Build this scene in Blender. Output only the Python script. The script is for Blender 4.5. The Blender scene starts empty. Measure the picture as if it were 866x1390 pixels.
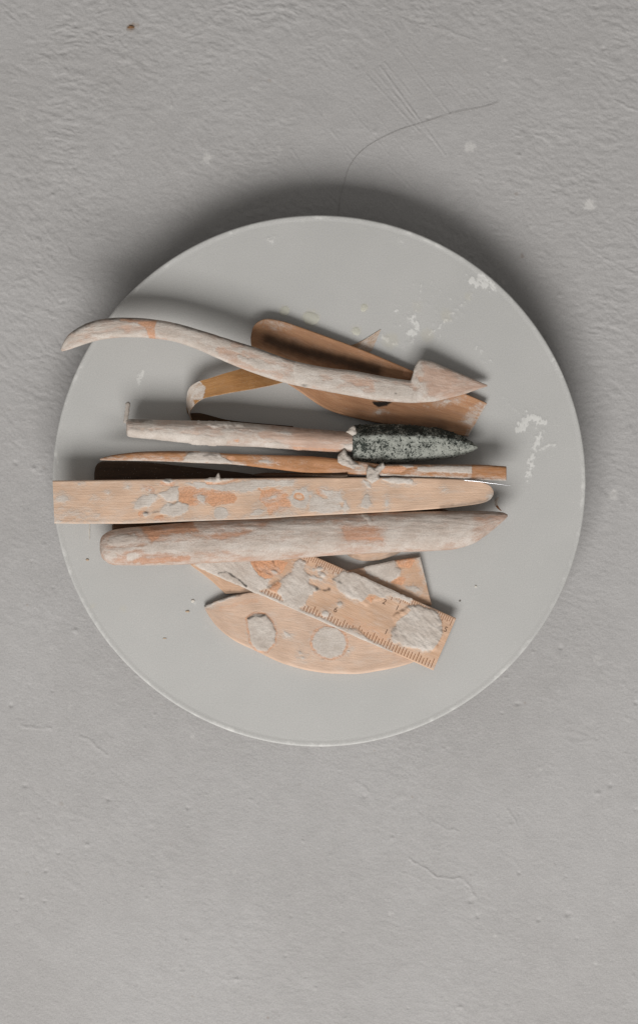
import bpy, bmesh, math, random
import numpy as np

# ------------------------------------------------------------------ units
# geometry is laid out in millimetre-like design units (1 unit = 0.4 mm), z = 0 on the top of the round board
S = 0.0004
CX, CY, H = 433.0, 695.0, 3000.0
GZ = -70.0                      # ground level in design units

def world(p):
    """(n,3) design coords -> world metres (design x,y are read at the board's height and carried to their own height)"""
    p = np.asarray(p, dtype=np.float64)
    k = (H - p[..., 2]) / H
    out = np.empty_like(p)
    out[..., 0] = (p[..., 0] - CX) * k * S
    out[..., 1] = -(p[..., 1] - CY) * k * S
    out[..., 2] = (p[..., 2] - GZ) * S
    return out

sc = bpy.context.scene
COL = sc.collection

# ------------------------------------------------------------------ noise
def _hash(ix, iy, iz, seed):
    h = (ix.astype(np.int64) * 374761393 + iy.astype(np.int64) * 668265263 + iz.astype(np.int64) * 2147483647 + seed * 974634777) & 0xFFFFFFFF
    h = ((h ^ (h >> 13)) * 1274126177) & 0xFFFFFFFF
    h = ((h ^ (h >> 16)) * 2246822519) & 0xFFFFFFFF
    return (h ^ (h >> 15)) & 0xFFFFFFFF

def perlin(x, y, seed=0):
    x = np.asarray(x, float); y = np.asarray(y, float)
    x0 = np.floor(x); y0 = np.floor(y)
    fx = x - x0; fy = y - y0
    u = fx * fx * fx * (fx * (fx * 6 - 15) + 10); v = fy * fy * fy * (fy * (fy * 6 - 15) + 10)
    z = np.zeros_like(x0)
    def g(dx, dy):
        a = _hash(x0 + dx, y0 + dy, z, seed) * (2 * math.pi / 4294967296.0)
        return np.cos(a) * (fx - dx) + np.sin(a) * (fy - dy)
    a = g(0, 0) * (1 - u) + g(1, 0) * u
    b = g(0, 1) * (1 - u) + g(1, 1) * u
    return (a * (1 - v) + b * v) * 1.5

def fbm(x, y, seed=0, octaves=4, gain=0.5):
    s = 0; a = 1.0; t = 0
    for o in range(octaves):
        s = s + a * perlin(x * 2 ** o + 17.3 * o, y * 2 ** o - 9.1 * o, seed + o * 31)
        t += a; a *= gain
    return s / t

def sstep(a, b, x):
    t = np.clip((x - a) / (b - a), 0, 1)
    return t * t * (3 - 2 * t)

def sd_poly(px, py, pts):
    """signed distance, positive inside"""
    pts = np.asarray(pts, float)
    d = np.full(px.shape, 1e9); inside = np.zeros(px.shape, bool)
    n = len(pts)
    for i in range(n):
        ax, ay = pts[i]; bx, by = pts[(i + 1) % n]
        ex, ey = bx - ax, by - ay
        wx, wy = px - ax, py - ay
        t = np.clip((wx * ex + wy * ey) / (ex * ex + ey * ey + 1e-9), 0, 1)
        d = np.minimum(d, np.hypot(wx - t * ex, wy - t * ey))
        c = ((ay <= py) & (by > py)) | ((by <= py) & (ay > py))
        xi = ax + (py - ay) / (by - ay + 1e-12) * ex
        inside ^= c & (px < xi)
    return np.where(inside, d, -d)

def sd_line(px, py, pts):
    d = np.full(px.shape, 1e9)
    for (ax, ay), (bx, by) in zip(pts[:-1], pts[1:]):
        ex, ey = bx - ax, by - ay
        wx, wy = px - ax, py - ay
        t = np.clip((wx * ex + wy * ey) / (ex * ex + ey * ey + 1e-9), 0, 1)
        d = np.minimum(d, np.hypot(wx - t * ex, wy - t * ey))
    return d

def sd_ell(px, py, cx, cy, rx, ry, rot=0):
    c, s = math.cos(math.radians(rot)), math.sin(math.radians(rot))
    dx, dy = px - cx, py - cy
    u = dx * c + dy * s; v = -dx * s + dy * c
    r = np.sqrt((u / rx) ** 2 + (v / ry) ** 2)
    return (1 - r) * min(rx, ry)

def shape_sd(px, py, sh):
    if sh[0] == 'e': return sd_ell(px, py, *sh[1:])
    if sh[0] == 'p': return sd_poly(px, py, sh[1])
    if sh[0] == 'l': return sh[2] - sd_line(px, py, sh[1])

# ------------------------------------------------------------------ materials
def new_mat(name):
    m = bpy.data.materials.new(name); m.use_nodes = True
    nt = m.node_tree; nt.nodes.clear()
    return m, nt

class NT:
    def __init__(s, nt): s.nt = nt
    def n(s, t, **kw):
        nd = s.nt.nodes.new(t)
        for k, v in kw.items(): setattr(nd, k, v)
        return nd
    def link(s, a, b): s.nt.links.new(a, b)
    def setin(s, sock, v):
        if hasattr(v, 'is_output') or isinstance(v, bpy.types.NodeSocket): s.link(v, sock)
        else: sock.default_value = v
    def attr(s, name, out='Fac'):
        return s.n('ShaderNodeAttribute', attribute_name=name).outputs[out]
    def mapping(s, vec, scale):
        m = s.n('ShaderNodeMapping'); s.link(vec, m.inputs['Vector']); m.inputs['Scale'].default_value = scale
        return m.outputs['Vector']
    def noise(s, vec, scale=1.0, detail=4, rough=0.55, dist=0.0):
        n = s.n('ShaderNodeTexNoise'); s.link(vec, n.inputs['Vector'])
        n.inputs['Scale'].default_value = scale; n.inputs['Detail'].default_value = detail
        n.inputs['Roughness'].default_value = rough; n.inputs['Distortion'].default_value = dist
        return n.outputs['Fac']
    def rng(s, v, a, b, c=0.0, d=1.0, smooth=True):
        m = s.n('ShaderNodeMapRange'); m.interpolation_type = 'SMOOTHSTEP' if smooth else 'LINEAR'
        s.setin(m.inputs['Value'], v)
        for k, x in zip(('From Min', 'From Max', 'To Min', 'To Max'), (a, b, c, d)): m.inputs[k].default_value = x
        return m.outputs['Result']
    def math(s, op, a, b=0.0, clamp=False):
        m = s.n('ShaderNodeMath', operation=op); m.use_clamp = clamp
        s.setin(m.inputs[0], a); s.setin(m.inputs[1], b)
        return m.outputs[0]
    def mix(s, f, a, b):
        m = s.n('ShaderNodeMix'); m.data_type = 'RGBA'
        s.setin(m.inputs[0], f)
        for sock, v in ((m.inputs[6], a), (m.inputs[7], b)):
            if isinstance(v, bpy.types.NodeSocket): s.link(v, sock)
            else: sock.default_value = (*v, 1)
        return m.outputs[2]
    def scalecol(s, col, f):
        """colour times a grey factor"""
        m = s.n('ShaderNodeVectorMath', operation='SCALE'); s.setin(m.inputs[0], col); s.setin(m.inputs['Scale'], f)
        return m.outputs[0]
    def bump(s, h, dist, strength=1.0):
        b = s.n('ShaderNodeBump'); s.link(h, b.inputs['Height'])
        b.inputs['Distance'].default_value = dist; b.inputs['Strength'].default_value = strength
        return b.outputs['Normal']
    def out(s, col, rough, normal=None, metal=0.0, spec=0.3):
        p = s.n('ShaderNodeBsdfPrincipled'); o = s.n('ShaderNodeOutputMaterial')
        s.setin(p.inputs['Base Color'], col if isinstance(col, bpy.types.NodeSocket) else (*col, 1))
        s.setin(p.inputs['Roughness'], rough); p.inputs['Metallic'].default_value = metal
        p.inputs['Specular IOR Level'].default_value = spec
        if normal is not None: s.link(normal, p.inputs['Normal'])
        s.link(p.outputs[0], o.inputs[0])
        return p

def wood_clay(name, wood, wood2, wet=(.49, .26, .15), clay=(.60, .542, .487), clay2=(.49, .425, .37), dust=0.5, rough=.75):
    m, nt = new_mat(name); g = NT(nt)
    v = g.attr('grain', 'Vector')
    gr = g.noise(g.mapping(v, (.012, .22, .22)), 1, 5, .6, .6)
    fine = g.noise(g.mapping(v, (.05, .9, .9)), 1, 3, .6)
    blot = g.noise(g.mapping(v, (.022, .035, .035)), 1, 4, .6)
    c = g.mix(g.rng(gr, .35, .68), wood, wood2)
    c = g.scalecol(c, g.rng(fine, .3, .7, .90, 1.08, False))
    c = g.scalecol(c, g.rng(blot, .3, .7, .86, 1.1, False))
    en = g.noise(g.mapping(v, (.065, .16, .16)), 1, 7, .7)
    en2 = g.noise(g.mapping(v, (.5, .6, .6)), 1, 3, .6)
    wetf = g.math('ADD', g.attr('wet'), g.math('MULTIPLY', g.math('SUBTRACT', en, .5), 0.7))
    wc = g.scalecol(g.mix(g.rng(en2, .3, .7), wet, tuple(min(1, x * 1.45) for x in wet)), g.rng(gr, .3, .7, .85, 1.1, False))
    c = g.mix(g.rng(wetf, .28, .78), c, wc)
    # pale dust left over everything
    d = g.noise(g.mapping(v, (.03, .09, .09)), 1, 6, .7)
    c = g.mix(g.math('MULTIPLY', g.rng(d, .48, .75), dust), c, clay)
    sp = g.n('ShaderNodeTexVoronoi'); g.link(g.mapping(v, (.09, .09, .09)), sp.inputs['Vector'])
    spm = g.rng(sp.outputs['Distance'], .09, .14, .8, 0)
    sel = g.math('GREATER_THAN', g.noise(g.mapping(v, (.06, .06, .06)), 1, 2), .55)
    c = g.mix(g.math('MULTIPLY', spm, sel), c, (.62, .58, .54))
    cf0 = g.math('ADD', g.attr('clay'), g.math('MULTIPLY', g.math('SUBTRACT', en, .5), 1.1))
    cf0 = g.math('ADD', cf0, g.math('MULTIPLY', g.math('SUBTRACT', en2, .5), .35))
    cf = g.rng(cf0, .22, .86)
    cn = g.noise(g.mapping(v, (.03, .05, .05)), 1, 6, .65)
    cc = g.mix(g.rng(cn, .35, .68), clay2, clay)
    cc = g.scalecol(cc, g.rng(en2, .25, .75, .84, 1.12, False))
    c = g.mix(cf, c, cc)
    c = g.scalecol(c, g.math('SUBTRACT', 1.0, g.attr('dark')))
    h = g.math('ADD', g.math('MULTIPLY', en2, .5), g.math('MULTIPLY', fine, .5))
    h = g.math('ADD', h, g.math('MULTIPLY', cf, .5))
    g.out(c, g.rng(cf, 0, 1, rough - .15, .9, False), g.bump(h, .0004, .8))
    return m

M = {}
M['pale_wood'] = wood_clay('pale_wood', (.645, .452, .325), (.605, .41, .287), dust=.4)
M['kidney_wood'] = wood_clay('kidney_wood', (.625, .447, .335), (.595, .417, .305), dust=.35)
M['ruler_wood'] = wood_clay('ruler_wood', (.615, .41, .282), (.565, .362, .238), dust=.35)
M['tan_wood'] = wood_clay('tan_wood', (.43, .23, .122), (.36, .18, .092), dust=.12)
M['golden'] = wood_clay('golden', (.42, .22, .085), (.36, .175, .062), dust=.06)
M['orange_wood'] = wood_clay('orange_wood', (.44, .215, .10), (.36, .165, .07), dust=.3)
M['grey_wood'] = wood_clay('grey_wood', (.53, .38, .30), (.46, .31, .235), wet=(.45, .25, .155), dust=.6)
M['clay_stick'] = wood_clay('clay_stick', (.46, .285, .205), (.39, .225, .15), wet=(.40, .20, .115), dust=.6, clay=(.575, .51, .455), clay2=(.465, .39, .335))
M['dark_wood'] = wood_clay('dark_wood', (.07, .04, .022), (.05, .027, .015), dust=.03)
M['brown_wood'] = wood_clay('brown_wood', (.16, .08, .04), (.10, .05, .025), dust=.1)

def clay_mat():
    m, nt = new_mat('dried_clay'); g = NT(nt)
    v = g.attr('grain', 'Vector')
    a = g.noise(g.mapping(v, (.08, .08, .08)), 1, 6, .65); b = g.noise(g.mapping(v, (.6, .6, .6)), 1, 4, .6)
    c = g.mix(g.rng(a, .35, .68), (.44, .385, .335), (.565, .51, .455))
    c = g.scalecol(c, g.rng(b, .25, .75, .9, 1.1, False))
    g.out(c, .9, g.bump(b, .0003, .8)); return m
M['clay'] = clay_mat()

def rasp_mat():
    m, nt = new_mat('gritty_stone'); g = NT(nt)
    v = g.attr('grain', 'Vector')
    n1 = g.noise(g.mapping(v, (.5, .5, .5)), 1, 3, .6)
    n2 = g.noise(g.mapping(v, (.06, .06, .06)), 1, 3, .6)
    f = g.math('ADD', g.math('ADD', g.attr('clay'), g.math('MULTIPLY', g.math('SUBTRACT', n1, .5), 1.9)), g.math('MULTIPLY', g.math('SUBTRACT', n2, .5), 1.6))
    f = g.math('SUBTRACT', f, g.rng(g.noise(g.mapping(v, (.28, .28, .28)), 1, 2), .56, .66, 0, .7))
    f = g.rng(f, .05, .7)
    c = g.mix(f, (.022, .027, .022), g.mix(n2, (.235, .245, .215), (.37, .375, .335)))
    g.out(c, .85, g.bump(n1, .0005, 1.0)); return m
M['stone'] = rasp_mat()

def ground_mat():
    m, nt = new_mat('grey_plaster'); g = NT(nt)
    v = g.attr('grain', 'Vector')
    big = g.noise(g.mapping(v, (.004, .004, .004)), 1, 5, .6)
    mid = g.noise(g.mapping(v, (.05, .05, .05)), 1, 5, .6)
    fin = g.noise(g.mapping(v, (.5, .5, .5)), 1, 3, .7)
    c = g.mix(g.rng(big, .3, .7), (.383, .370, .360), (.412, .400, .391))
    c = g.scalecol(c, g.rng(mid, .3, .7, .965, 1.035, False))
    c = g.scalecol(c, g.rng(fin, .25, .75, .87, 1.13, False))
    c = g.mix(g.math('MULTIPLY', g.attr('pale'), .55), c, (.66, .64, .61))
    c = g.mix(g.attr('stain'), c, (.20, .13, .08))
    g.out(c, .82, g.bump(g.math('ADD', fin, g.math('MULTIPLY', mid, 1.5)), .00030, .6), spec=.25); return m
M['ground'] = ground_mat()

def plate_mat():
    m, nt = new_mat('matte_grey_board'); g = NT(nt)
    v = g.attr('grain', 'Vector')
    big = g.noise(g.mapping(v, (.006, .006, .006)), 1, 4, .6)
    fin = g.noise(g.mapping(v, (.65, .65, .65)), 1, 3, .7)
    mid = g.noise(g.mapping(v, (.08, .08, .08)), 1, 5, .7)
    c = g.mix(g.rng(big, .3, .7), (.446, .440, .422), (.476, .468, .449))
    c = g.scalecol(c, g.rng(fin, .25, .75, .86, 1.14, False))
    vo = g.n('ShaderNodeTexVoronoi'); g.link(g.mapping(v, (.045, .045, .045)), vo.inputs['Vector'])
    sel = g.math('GREATER_THAN', g.noise(g.mapping(v, (.012, .012, .012)), 1, 3), .53)
    spk = g.math('MULTIPLY', g.rng(vo.outputs['Distance'], .05, .11, .75, 0), sel)
    c = g.mix(spk, c, (.68, .67, .63))
    pf = g.rng(g.math('ADD', g.attr('pale'), g.math('MULTIPLY', g.math('SUBTRACT', mid, .5), 1.1)), .35, .9)
    c = g.mix(g.math('MULTIPLY', pf, .75), c, (.68, .67, .64))
    c = g.mix(g.attr('stain'), c, (.50, .46, .34))
    nrm = g.bump(g.math('ADD', fin, g.math('MULTIPLY', pf, .8)), .0001, .5)
    g.out(c, .55, nrm, spec=.3); return m
M['plate'] = plate_mat()

def plain(name, col, rough=.7, metal=0.0, var=.12):
    m, nt = new_mat(name); g = NT(nt)
    v = g.attr('grain', 'Vector')
    n = g.noise(g.mapping(v, (.2, .2, .2)), 1, 5, .6)
    c = g.scalecol(g.mix(0.0, col, col), g.rng(n, .25, .75, 1 - var, 1 + var, False))
    g.out(c, rough, g.bump(n, .0001, .3), metal); return m
M['print'] = plain('brown_print', (.24, .105, .05), .8)
M['print_dark'] = plain('dark_print', (.12, .065, .04), .8)
M['steel'] = plain('needle_steel', (.72, .72, .74), .28, 1.0, .05)
M['hair'] = plain('hair', (.29, .27, .255), .5)
M['crumb_brown'] = plain('crumb_brown', (.22, .12, .06), .9, 0, .3)
M['crumb_pale'] = plain('crumb_pale', (.62, .58, .52), .9, 0, .15)
M['crumb_tan'] = plain('crumb_tan', (.42, .32, .23), .9, 0, .2)
M['crumb_dark'] = plain('crumb_dark', (.24, .22, .20), .9, 0, .2)
M['foot'] = plain('grey_foot', (.33, .33, .31), .8)

def drop_mat():
    m, nt = new_mat('dried_glaze_drop'); g = NT(nt)
    p = g.out((.66, .645, .56), .35, None, 0, .4)
    p.inputs['Transmission Weight'].default_value = .3
    p.inputs['IOR'].default_value = 1.4
    return m
M['drop'] = drop_mat()

# ------------------------------------------------------------------ mesh building
def link_mesh(name, vd, faces, mat, parent=None, attrs=None, grain=None, origin=None, sharp=50, smooth=True):
    """vd: (n,3) design coords. Makes ONE mesh object whose origin is at the base centre of the thing."""
    vd = np.asarray(vd, float)
    w = world(vd)
    if origin is None:
        o = np.array([(w[:, 0].min() + w[:, 0].max()) / 2, (w[:, 1].min() + w[:, 1].max()) / 2, w[:, 2].min()])
    else: o = np.array(origin, float)
    me = bpy.data.meshes.new(name)
    fast = isinstance(faces, np.ndarray)
    if not fast: me.from_pydata((w - o).tolist(), [], faces)
    if fast:
        me.vertices.add(len(w)); me.vertices.foreach_set('co', (w - o).astype(np.float32).ravel())
        f = np.asarray(faces, np.int32); nf = len(f)
        me.loops.add(nf * 4); me.loops.foreach_set('vertex_index', f.ravel())
        me.polygons.add(nf)
        me.polygons.foreach_set('loop_start', np.arange(nf, dtype=np.int32) * 4)
        me.update(calc_edges=True)
    me.validate()
    if smooth:
        me.polygons.foreach_set('use_smooth', np.ones(len(me.polygons), bool))
        if sharp: me.set_sharp_from_angle(angle=math.radians(sharp))
    gv = vd if grain is None else np.asarray(grain, float)
    a = me.attributes.new('grain', 'FLOAT_VECTOR', 'POINT'); a.data.foreach_set('vector', gv.astype(np.float32).ravel())
    for k, val in (attrs or {}).items():
        a = me.attributes.new(k, 'FLOAT', 'POINT'); a.data.foreach_set('value', np.asarray(val, np.float32).ravel())
    me.materials.append(mat)
    ob = bpy.data.objects.new(name, me); COL.objects.link(ob)
    if parent is None: ob.location = o
    else:
        ob.parent = parent; ob.location = o - np.array(parent.location)
    return ob

def tag(o, label, cat, group=None, kind=None):
    if label: o['label'] = label
    if cat: o['category'] = cat
    if group: o['group'] = group
    if kind: o['kind'] = kind
    return o

def thing(name, p, label, cat, group=None):
    o = bpy.data.objects.new(name, None); COL.objects.link(o)
    o.location = world(np.array([p]))[0]; o.empty_display_size = .02
    return tag(o, label, cat, group)

def pchip(t, y, q):
    t = np.asarray(t, float); y = np.asarray(y, float)
    h = np.diff(t); dl = np.diff(y) / h
    n = len(t); m = np.zeros(n)
    if n == 2: m[:] = dl[0]
    else:
        for i in range(1, n - 1):
            if dl[i - 1] * dl[i] > 0:
                w1 = 2 * h[i] + h[i - 1]; w2 = h[i] + 2 * h[i - 1]
                m[i] = (w1 + w2) / (w1 / dl[i - 1] + w2 / dl[i])
        m[0], m[-1] = dl[0], dl[-1]
    i = np.clip(np.searchsorted(t, q, side='right') - 1, 0, n - 2)
    s = (q - t[i]) / h[i]
    return ((2 * s**3 - 3 * s**2 + 1) * y[i] + (s**3 - 2 * s**2 + s) * h[i] * m[i]
            + (-2 * s**3 + 3 * s**2) * y[i + 1] + (s**3 - s**2) * h[i] * m[i + 1])

def section_pts(kind, hw, hz, m):
    """closed outline (v across -1..1, w height -1..1), m points evenly spread"""
    if kind == 'round' or isinstance(kind, (int, float)):
        n = 2.0 if kind == 'round' else float(kind)
        a = np.linspace(0, 2 * math.pi, 721)[:-1]
        c, s = np.cos(a), np.sin(a)
        P = np.stack([np.sign(c) * np.abs(c) ** (2 / n), np.sign(s) * np.abs(s) ** (2 / n)], 1)
    elif kind[0] == 'box':
        r = kind[1]; P = []
        for (sx, sy, a0) in ((1, 1, 0), (-1, 1, 90), (-1, -1, 180), (1, -1, 270)):
            for k in range(9):
                a = math.radians(a0 + k * 90 / 8)
                P.append(((sx * (hw - r) + r * math.cos(a)) / hw, (sy * (hz - r) + r * math.sin(a)) / hz))
        P = np.array(P)
    else: P = np.array(kind[1], float)
    Q = np.vstack([P, P[:1]])
    d = np.hypot(np.diff(Q[:, 0]) * hw, np.diff(Q[:, 1]) * hz)
    s = np.concatenate([[0], np.cumsum(d)])
    q = np.linspace(0, s[-1], m, endpoint=False)
    return np.stack([np.interp(q, s, Q[:, 0]), np.interp(q, s, Q[:, 1])], 1)

def paint(px, py, up, spec, seed):
    """spec: base clay, noise, blobs -> clay, wet, dark, thickness. All evaluated on the surface of one tool."""
    base = spec.get('base', 0.0); k = spec.get('k', .5); sx, sy = spec.get('scale', (30, 16))
    clay = base + k * fbm(px / sx, py / sy, seed, 4, .6)
    wet = spec.get('wet', 0.0) + spec.get('wk', .3) * fbm(px / (sx * 1.3) + 50, py / (sy * 1.3), seed + 7, 3)
    dark = np.zeros_like(px); th = np.zeros_like(px)
    n1 = fbm(px / 11.0, py / 11.0, seed + 11, 3, .55)
    n2 = fbm(px / 4.0, py / 4.0, seed + 12, 3, .6)
    c_, s_ = math.cos(.5 + seed), math.sin(.5 + seed)
    n3 = fbm((px * c_ + py * s_) / 15.0 + .6 * n1, (-px * s_ + py * c_) / 5.0, seed + 13, 3, .5)
    for b in spec.get('blobs', []):
        kind, sh = b[0], b[1]; opt = b[2] if len(b) > 2 else {}
        soft = opt.get('soft', 1.5); jit = opt.get('jit', 2.2) * 1.35
        d = shape_sd(px, py, sh) + jit * n1 + jit * .35 * n2
        mk = sstep(-soft, soft, d) * opt.get('amt', 1.0)
        if kind == 'c':
            if opt.get('ring'): wet = np.maximum(wet, sstep(-opt['ring'] - 1.2, -opt['ring'] + 1.6, d) * .8)
            clay = clay * (1 - mk) + mk * opt.get('lvl', 1.0)
            clay = np.maximum(clay, .50 * opt.get('amt', 1.0) * sstep(-12, .5, d + 5 * n3))
            t = opt.get('t', 0.0) * .72
            if t:
                q = np.clip(d / 4.0, 0, 1)
                th = np.maximum(th, np.where(up, mk * t * (.35 + .65 * np.sqrt(q)) * (1 + .35 * n1 + .38 * n3 + .1 * n2), 0))
        elif kind == 'w':
            clay = clay * (1 - mk); wet = wet * (1 - mk)
        elif kind == 'o':
            clay = clay * (1 - mk); wet = np.maximum(wet, mk)
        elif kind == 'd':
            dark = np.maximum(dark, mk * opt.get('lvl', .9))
        elif kind == 'edge':   # a scarp in the dried clay
            th = th + np.where(up, mk * opt.get('t', 1.0), 0)
    return clay, wet, dark, th

SEED = [100]
def loft(name, keys, section, mat, parent=None, spec=None, ds=1.3, m=None, bev=0.0, rough=0.0, rscale=(14, 7), lin=False, cap=True, sharp=50, zcurve=None, origin=None):
    """keys: (top_xy, bottom_xy, z_bottom, z_top) cross stations along the tool, in order"""
    SEED[0] += 1; seed = SEED[0]
    K = np.array([[k[0][0], k[0][1], k[1][0], k[1][1], k[2], k[3]] for k in keys], float)
    mid = (K[:, 0:2] + K[:, 2:4]) / 2
    step = np.hypot(*np.diff(mid, axis=0).T) + .35 * np.abs(np.diff(np.hypot(*(K[:, 0:2] - K[:, 2:4]).T)))
    t = np.concatenate([[0], np.cumsum(np.maximum(step, .2))])
    L = t[-1]
    q = np.linspace(0, L, max(6, int(L / ds)))
    if bev:
        e = bev * (1 - np.cos(np.linspace(0, math.pi / 2, 5)))[::1]
        q = np.unique(np.concatenate([q[(q > bev) & (q < L - bev)], e, L - e]))
    f = (lambda c: np.interp(q, t, K[:, c])) if lin else (lambda c: pchip(t, K[:, c], q))
    tx, ty, bx, by, zb, zt = [f(c) for c in range(6)]
    hwv = np.hypot(tx - bx, ty - by) / 2; hzv = (zt - zb) / 2
    sh = np.ones((2, len(q)))
    if bev:
        dd = np.minimum(np.minimum(q, L - q) / bev, 1); ins = bev * (1 - np.sqrt(np.maximum(0, 1 - (1 - dd) ** 2)))
        sh = np.stack([np.maximum(.05, (hwv - ins) / np.maximum(hwv, 1e-6)), np.maximum(.05, (hzv - ins) / np.maximum(hzv, 1e-6))])
    hw, hz = np.median(hwv), np.median(hzv)
    if m is None: m = int(min(160, max(24, (4 * hw + 4 * hz) / 1.2)))
    P = section_pts(section, hw, hz, m)
    v = P[:, 0][None, :] * sh[0][:, None]; w = P[:, 1][None, :] * sh[1][:, None]
    # v=+1 -> top edge of the picture side, v=-1 -> bottom edge
    X = ((tx + bx) / 2)[:, None] + v * ((tx - bx) / 2)[:, None]
    Y = ((ty + by) / 2)[:, None] + v * ((ty - by) / 2)[:, None]
    Z = ((zt + zb) / 2)[:, None] + w * hzv[:, None]
    if zcurve is not None: Z = Z + zcurve(q[:, None] / L, P[:, 0][None, :])
    A = np.stack([X, Y, Z], -1)
    # outward normals
    du = np.gradient(A, axis=0)
    dv = (np.roll(A, -1, 1) - np.roll(A, 1, 1))
    nrm = np.cross(du, dv); nrm /= np.linalg.norm(nrm, axis=-1, keepdims=True) + 1e-9
    cen = A.mean(1, keepdims=True)
    if ((A - cen) * nrm).sum() < 0: nrm = -nrm
    up = nrm[..., 2] > .25
    clay, wet, dark, th = paint(X, Y, up, spec or {}, seed)
    s_al = np.broadcast_to(q[:, None], X.shape)
    arc = np.broadcast_to((np.arange(m) / m)[None, :] * (4 * hw + 4 * hz), X.shape)
    if rough:
        th = th + rough * fbm(s_al / rscale[0], (Y + Z) / rscale[1], seed + 3, 4, .55)
    A = A + nrm * th[..., None]
    n = len(q)
    V = A.reshape(-1, 3)
    G = np.stack([s_al, v * hw, Z], -1).reshape(-1, 3) + seed * 37.7
    i = np.arange(n - 1)[:, None]; j = np.arange(m)[None, :]; j2 = (j + 1) % m
    F = np.stack([np.broadcast_to(x, (n - 1, m)) for x in (i * m + j, i * m + j2, (i + 1) * m + j2, (i + 1) * m + j)], -1).reshape(-1, 4)
    faces = F.tolist()
    att = dict(clay=clay.ravel(), wet=wet.ravel(), dark=dark.ravel())
    if cap:
        c0 = A[0].mean(0); c1 = A[-1].mean(0)
        V = np.vstack([V, c0, c1]); G = np.vstack([G, G[:m].mean(0), G[-m:].mean(0)])
        for kx in att: att[kx] = np.concatenate([att[kx], [att[kx][:m].mean(), att[kx][-m:].mean()]])
        a, b = n * m, n * m + 1
        faces += [[a, (jj + 1) % m, jj] for jj in range(m)] + [[b, (n - 1) * m + jj, (n - 1) * m + (jj + 1) % m] for jj in range(m)]
    ob = link_mesh(name, V, faces, mat, parent, att, G, origin, sharp)
    bm = bmesh.new(); bm.from_mesh(ob.data); bmesh.ops.recalc_face_normals(bm, faces=bm.faces); bm.to_mesh(ob.data); bm.free()
    return ob

def hk(rows):
    """rows of (x, ytop, ybot, zb, zt) -> keys with upright cross stations"""
    return [((r[0], r[1]), (r[0], r[2]), r[3], r[4]) for r in rows]

def relief(name, shape, z0, h, mat, parent=None, step=.8, jit=1.6, seed=1, tilt=(0, 0), soft=5.0, grow=2.0, sink=.6):
    """a low lump of dried clay with an uneven outline, closed underneath"""
    if shape[0] == 'p': pts = np.array(shape[1]); lo = pts.min(0) - 4; hi = pts.max(0) + 4
    elif shape[0] == 'l': pts = np.array(shape[1]); lo = pts.min(0) - shape[2] - 4; hi = pts.max(0) + shape[2] + 4
    else:
        r = max(shape[3], shape[4]) + 4; lo = np.array([shape[1] - r, shape[2] - r]); hi = np.array([shape[1] + r, shape[2] + r])
    xs = np.arange(lo[0], hi[0], step); ys = np.arange(lo[1], hi[1], step)
    X, Y = np.meshgrid(xs, ys)
    d = shape_sd(X, Y, shape) + 1.0 + jit * fbm(X / 7, Y / 7, seed, 3)
    ins = d > 0
    q = np.clip(d / soft, 0, 1)
    Zt = z0 + h * np.sqrt(1 - (1 - q) ** 2) * (1 + .45 * fbm(X / 9, Y / 9, seed + 5, 4, .6) ) + tilt[0] * (X - X.mean()) + tilt[1] * (Y - Y.mean())
    Zb = np.full_like(X, z0 - sink) + tilt[0] * (X - X.mean()) + tilt[1] * (Y - Y.mean())
    idx = -np.ones(X.shape, int)
    keep = ins
    idx[keep] = np.arange(keep.sum()); n = keep.sum()
    top = np.stack([X[keep], Y[keep], Zt[keep]], 1); bot = np.stack([X[keep], Y[keep], Zb[keep]], 1)
    faces = []; edges = {}
    ny, nx = X.shape
    for a in range(ny - 1):
        for b in range(nx - 1):
            c = [idx[a, b], idx[a, b + 1], idx[a + 1, b + 1], idx[a + 1, b]]
            if min(c) < 0: continue
            faces.append(c[::-1]); faces.append([k + n for k in c])
            for e in range(4):
                u, w_ = c[e], c[(e + 1) % 4]
                if (w_, u) in edges: del edges[(w_, u)]
                else: edges[(u, w_)] = 1
    for (u, w_) in edges: faces.append([u, w_, w_ + n, u + n])
    V = np.vstack([top, bot])
    used = np.zeros(len(V), bool)
    for f in faces: used[f] = True
    rem = -np.ones(len(V), int); rem[used] = np.arange(used.sum())
    V = V[used]; faces = [[int(rem[k]) for k in f] for f in faces]
    return link_mesh(name, V, faces, mat, parent, sharp=80)

def lump(name, c, r, mat, seed, parent=None, nu=18, nv=10, nz=.35):
    """small irregular crumb: c centre (z = base), r radii"""
    V = []
    for i in range(nv + 1):
        ph = math.pi * i / nv
        for j in range(nu):
            a = 2 * math.pi * j / nu
            x, y, z = math.sin(ph) * math.cos(a), math.sin(ph) * math.sin(a), math.cos(ph)
            k = 1 + nz * float(fbm(np.array([x * 1.3 + z + seed * 3.1]), np.array([y * 1.3 - z * .7]), seed, 3)[0]) * 1.6
            V.append((c[0] + r[0] * x * k, c[1] + r[1] * y * k, c[2] + r[2] * (z * k + .8)))
    F = [[i * nu + j, (i + 1) * nu + j, (i + 1) * nu + (j + 1) % nu, i * nu + (j + 1) % nu] for i in range(nv) for j in range(nu)]
    return link_mesh(name, V, F, mat, parent, sharp=60)

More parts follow.
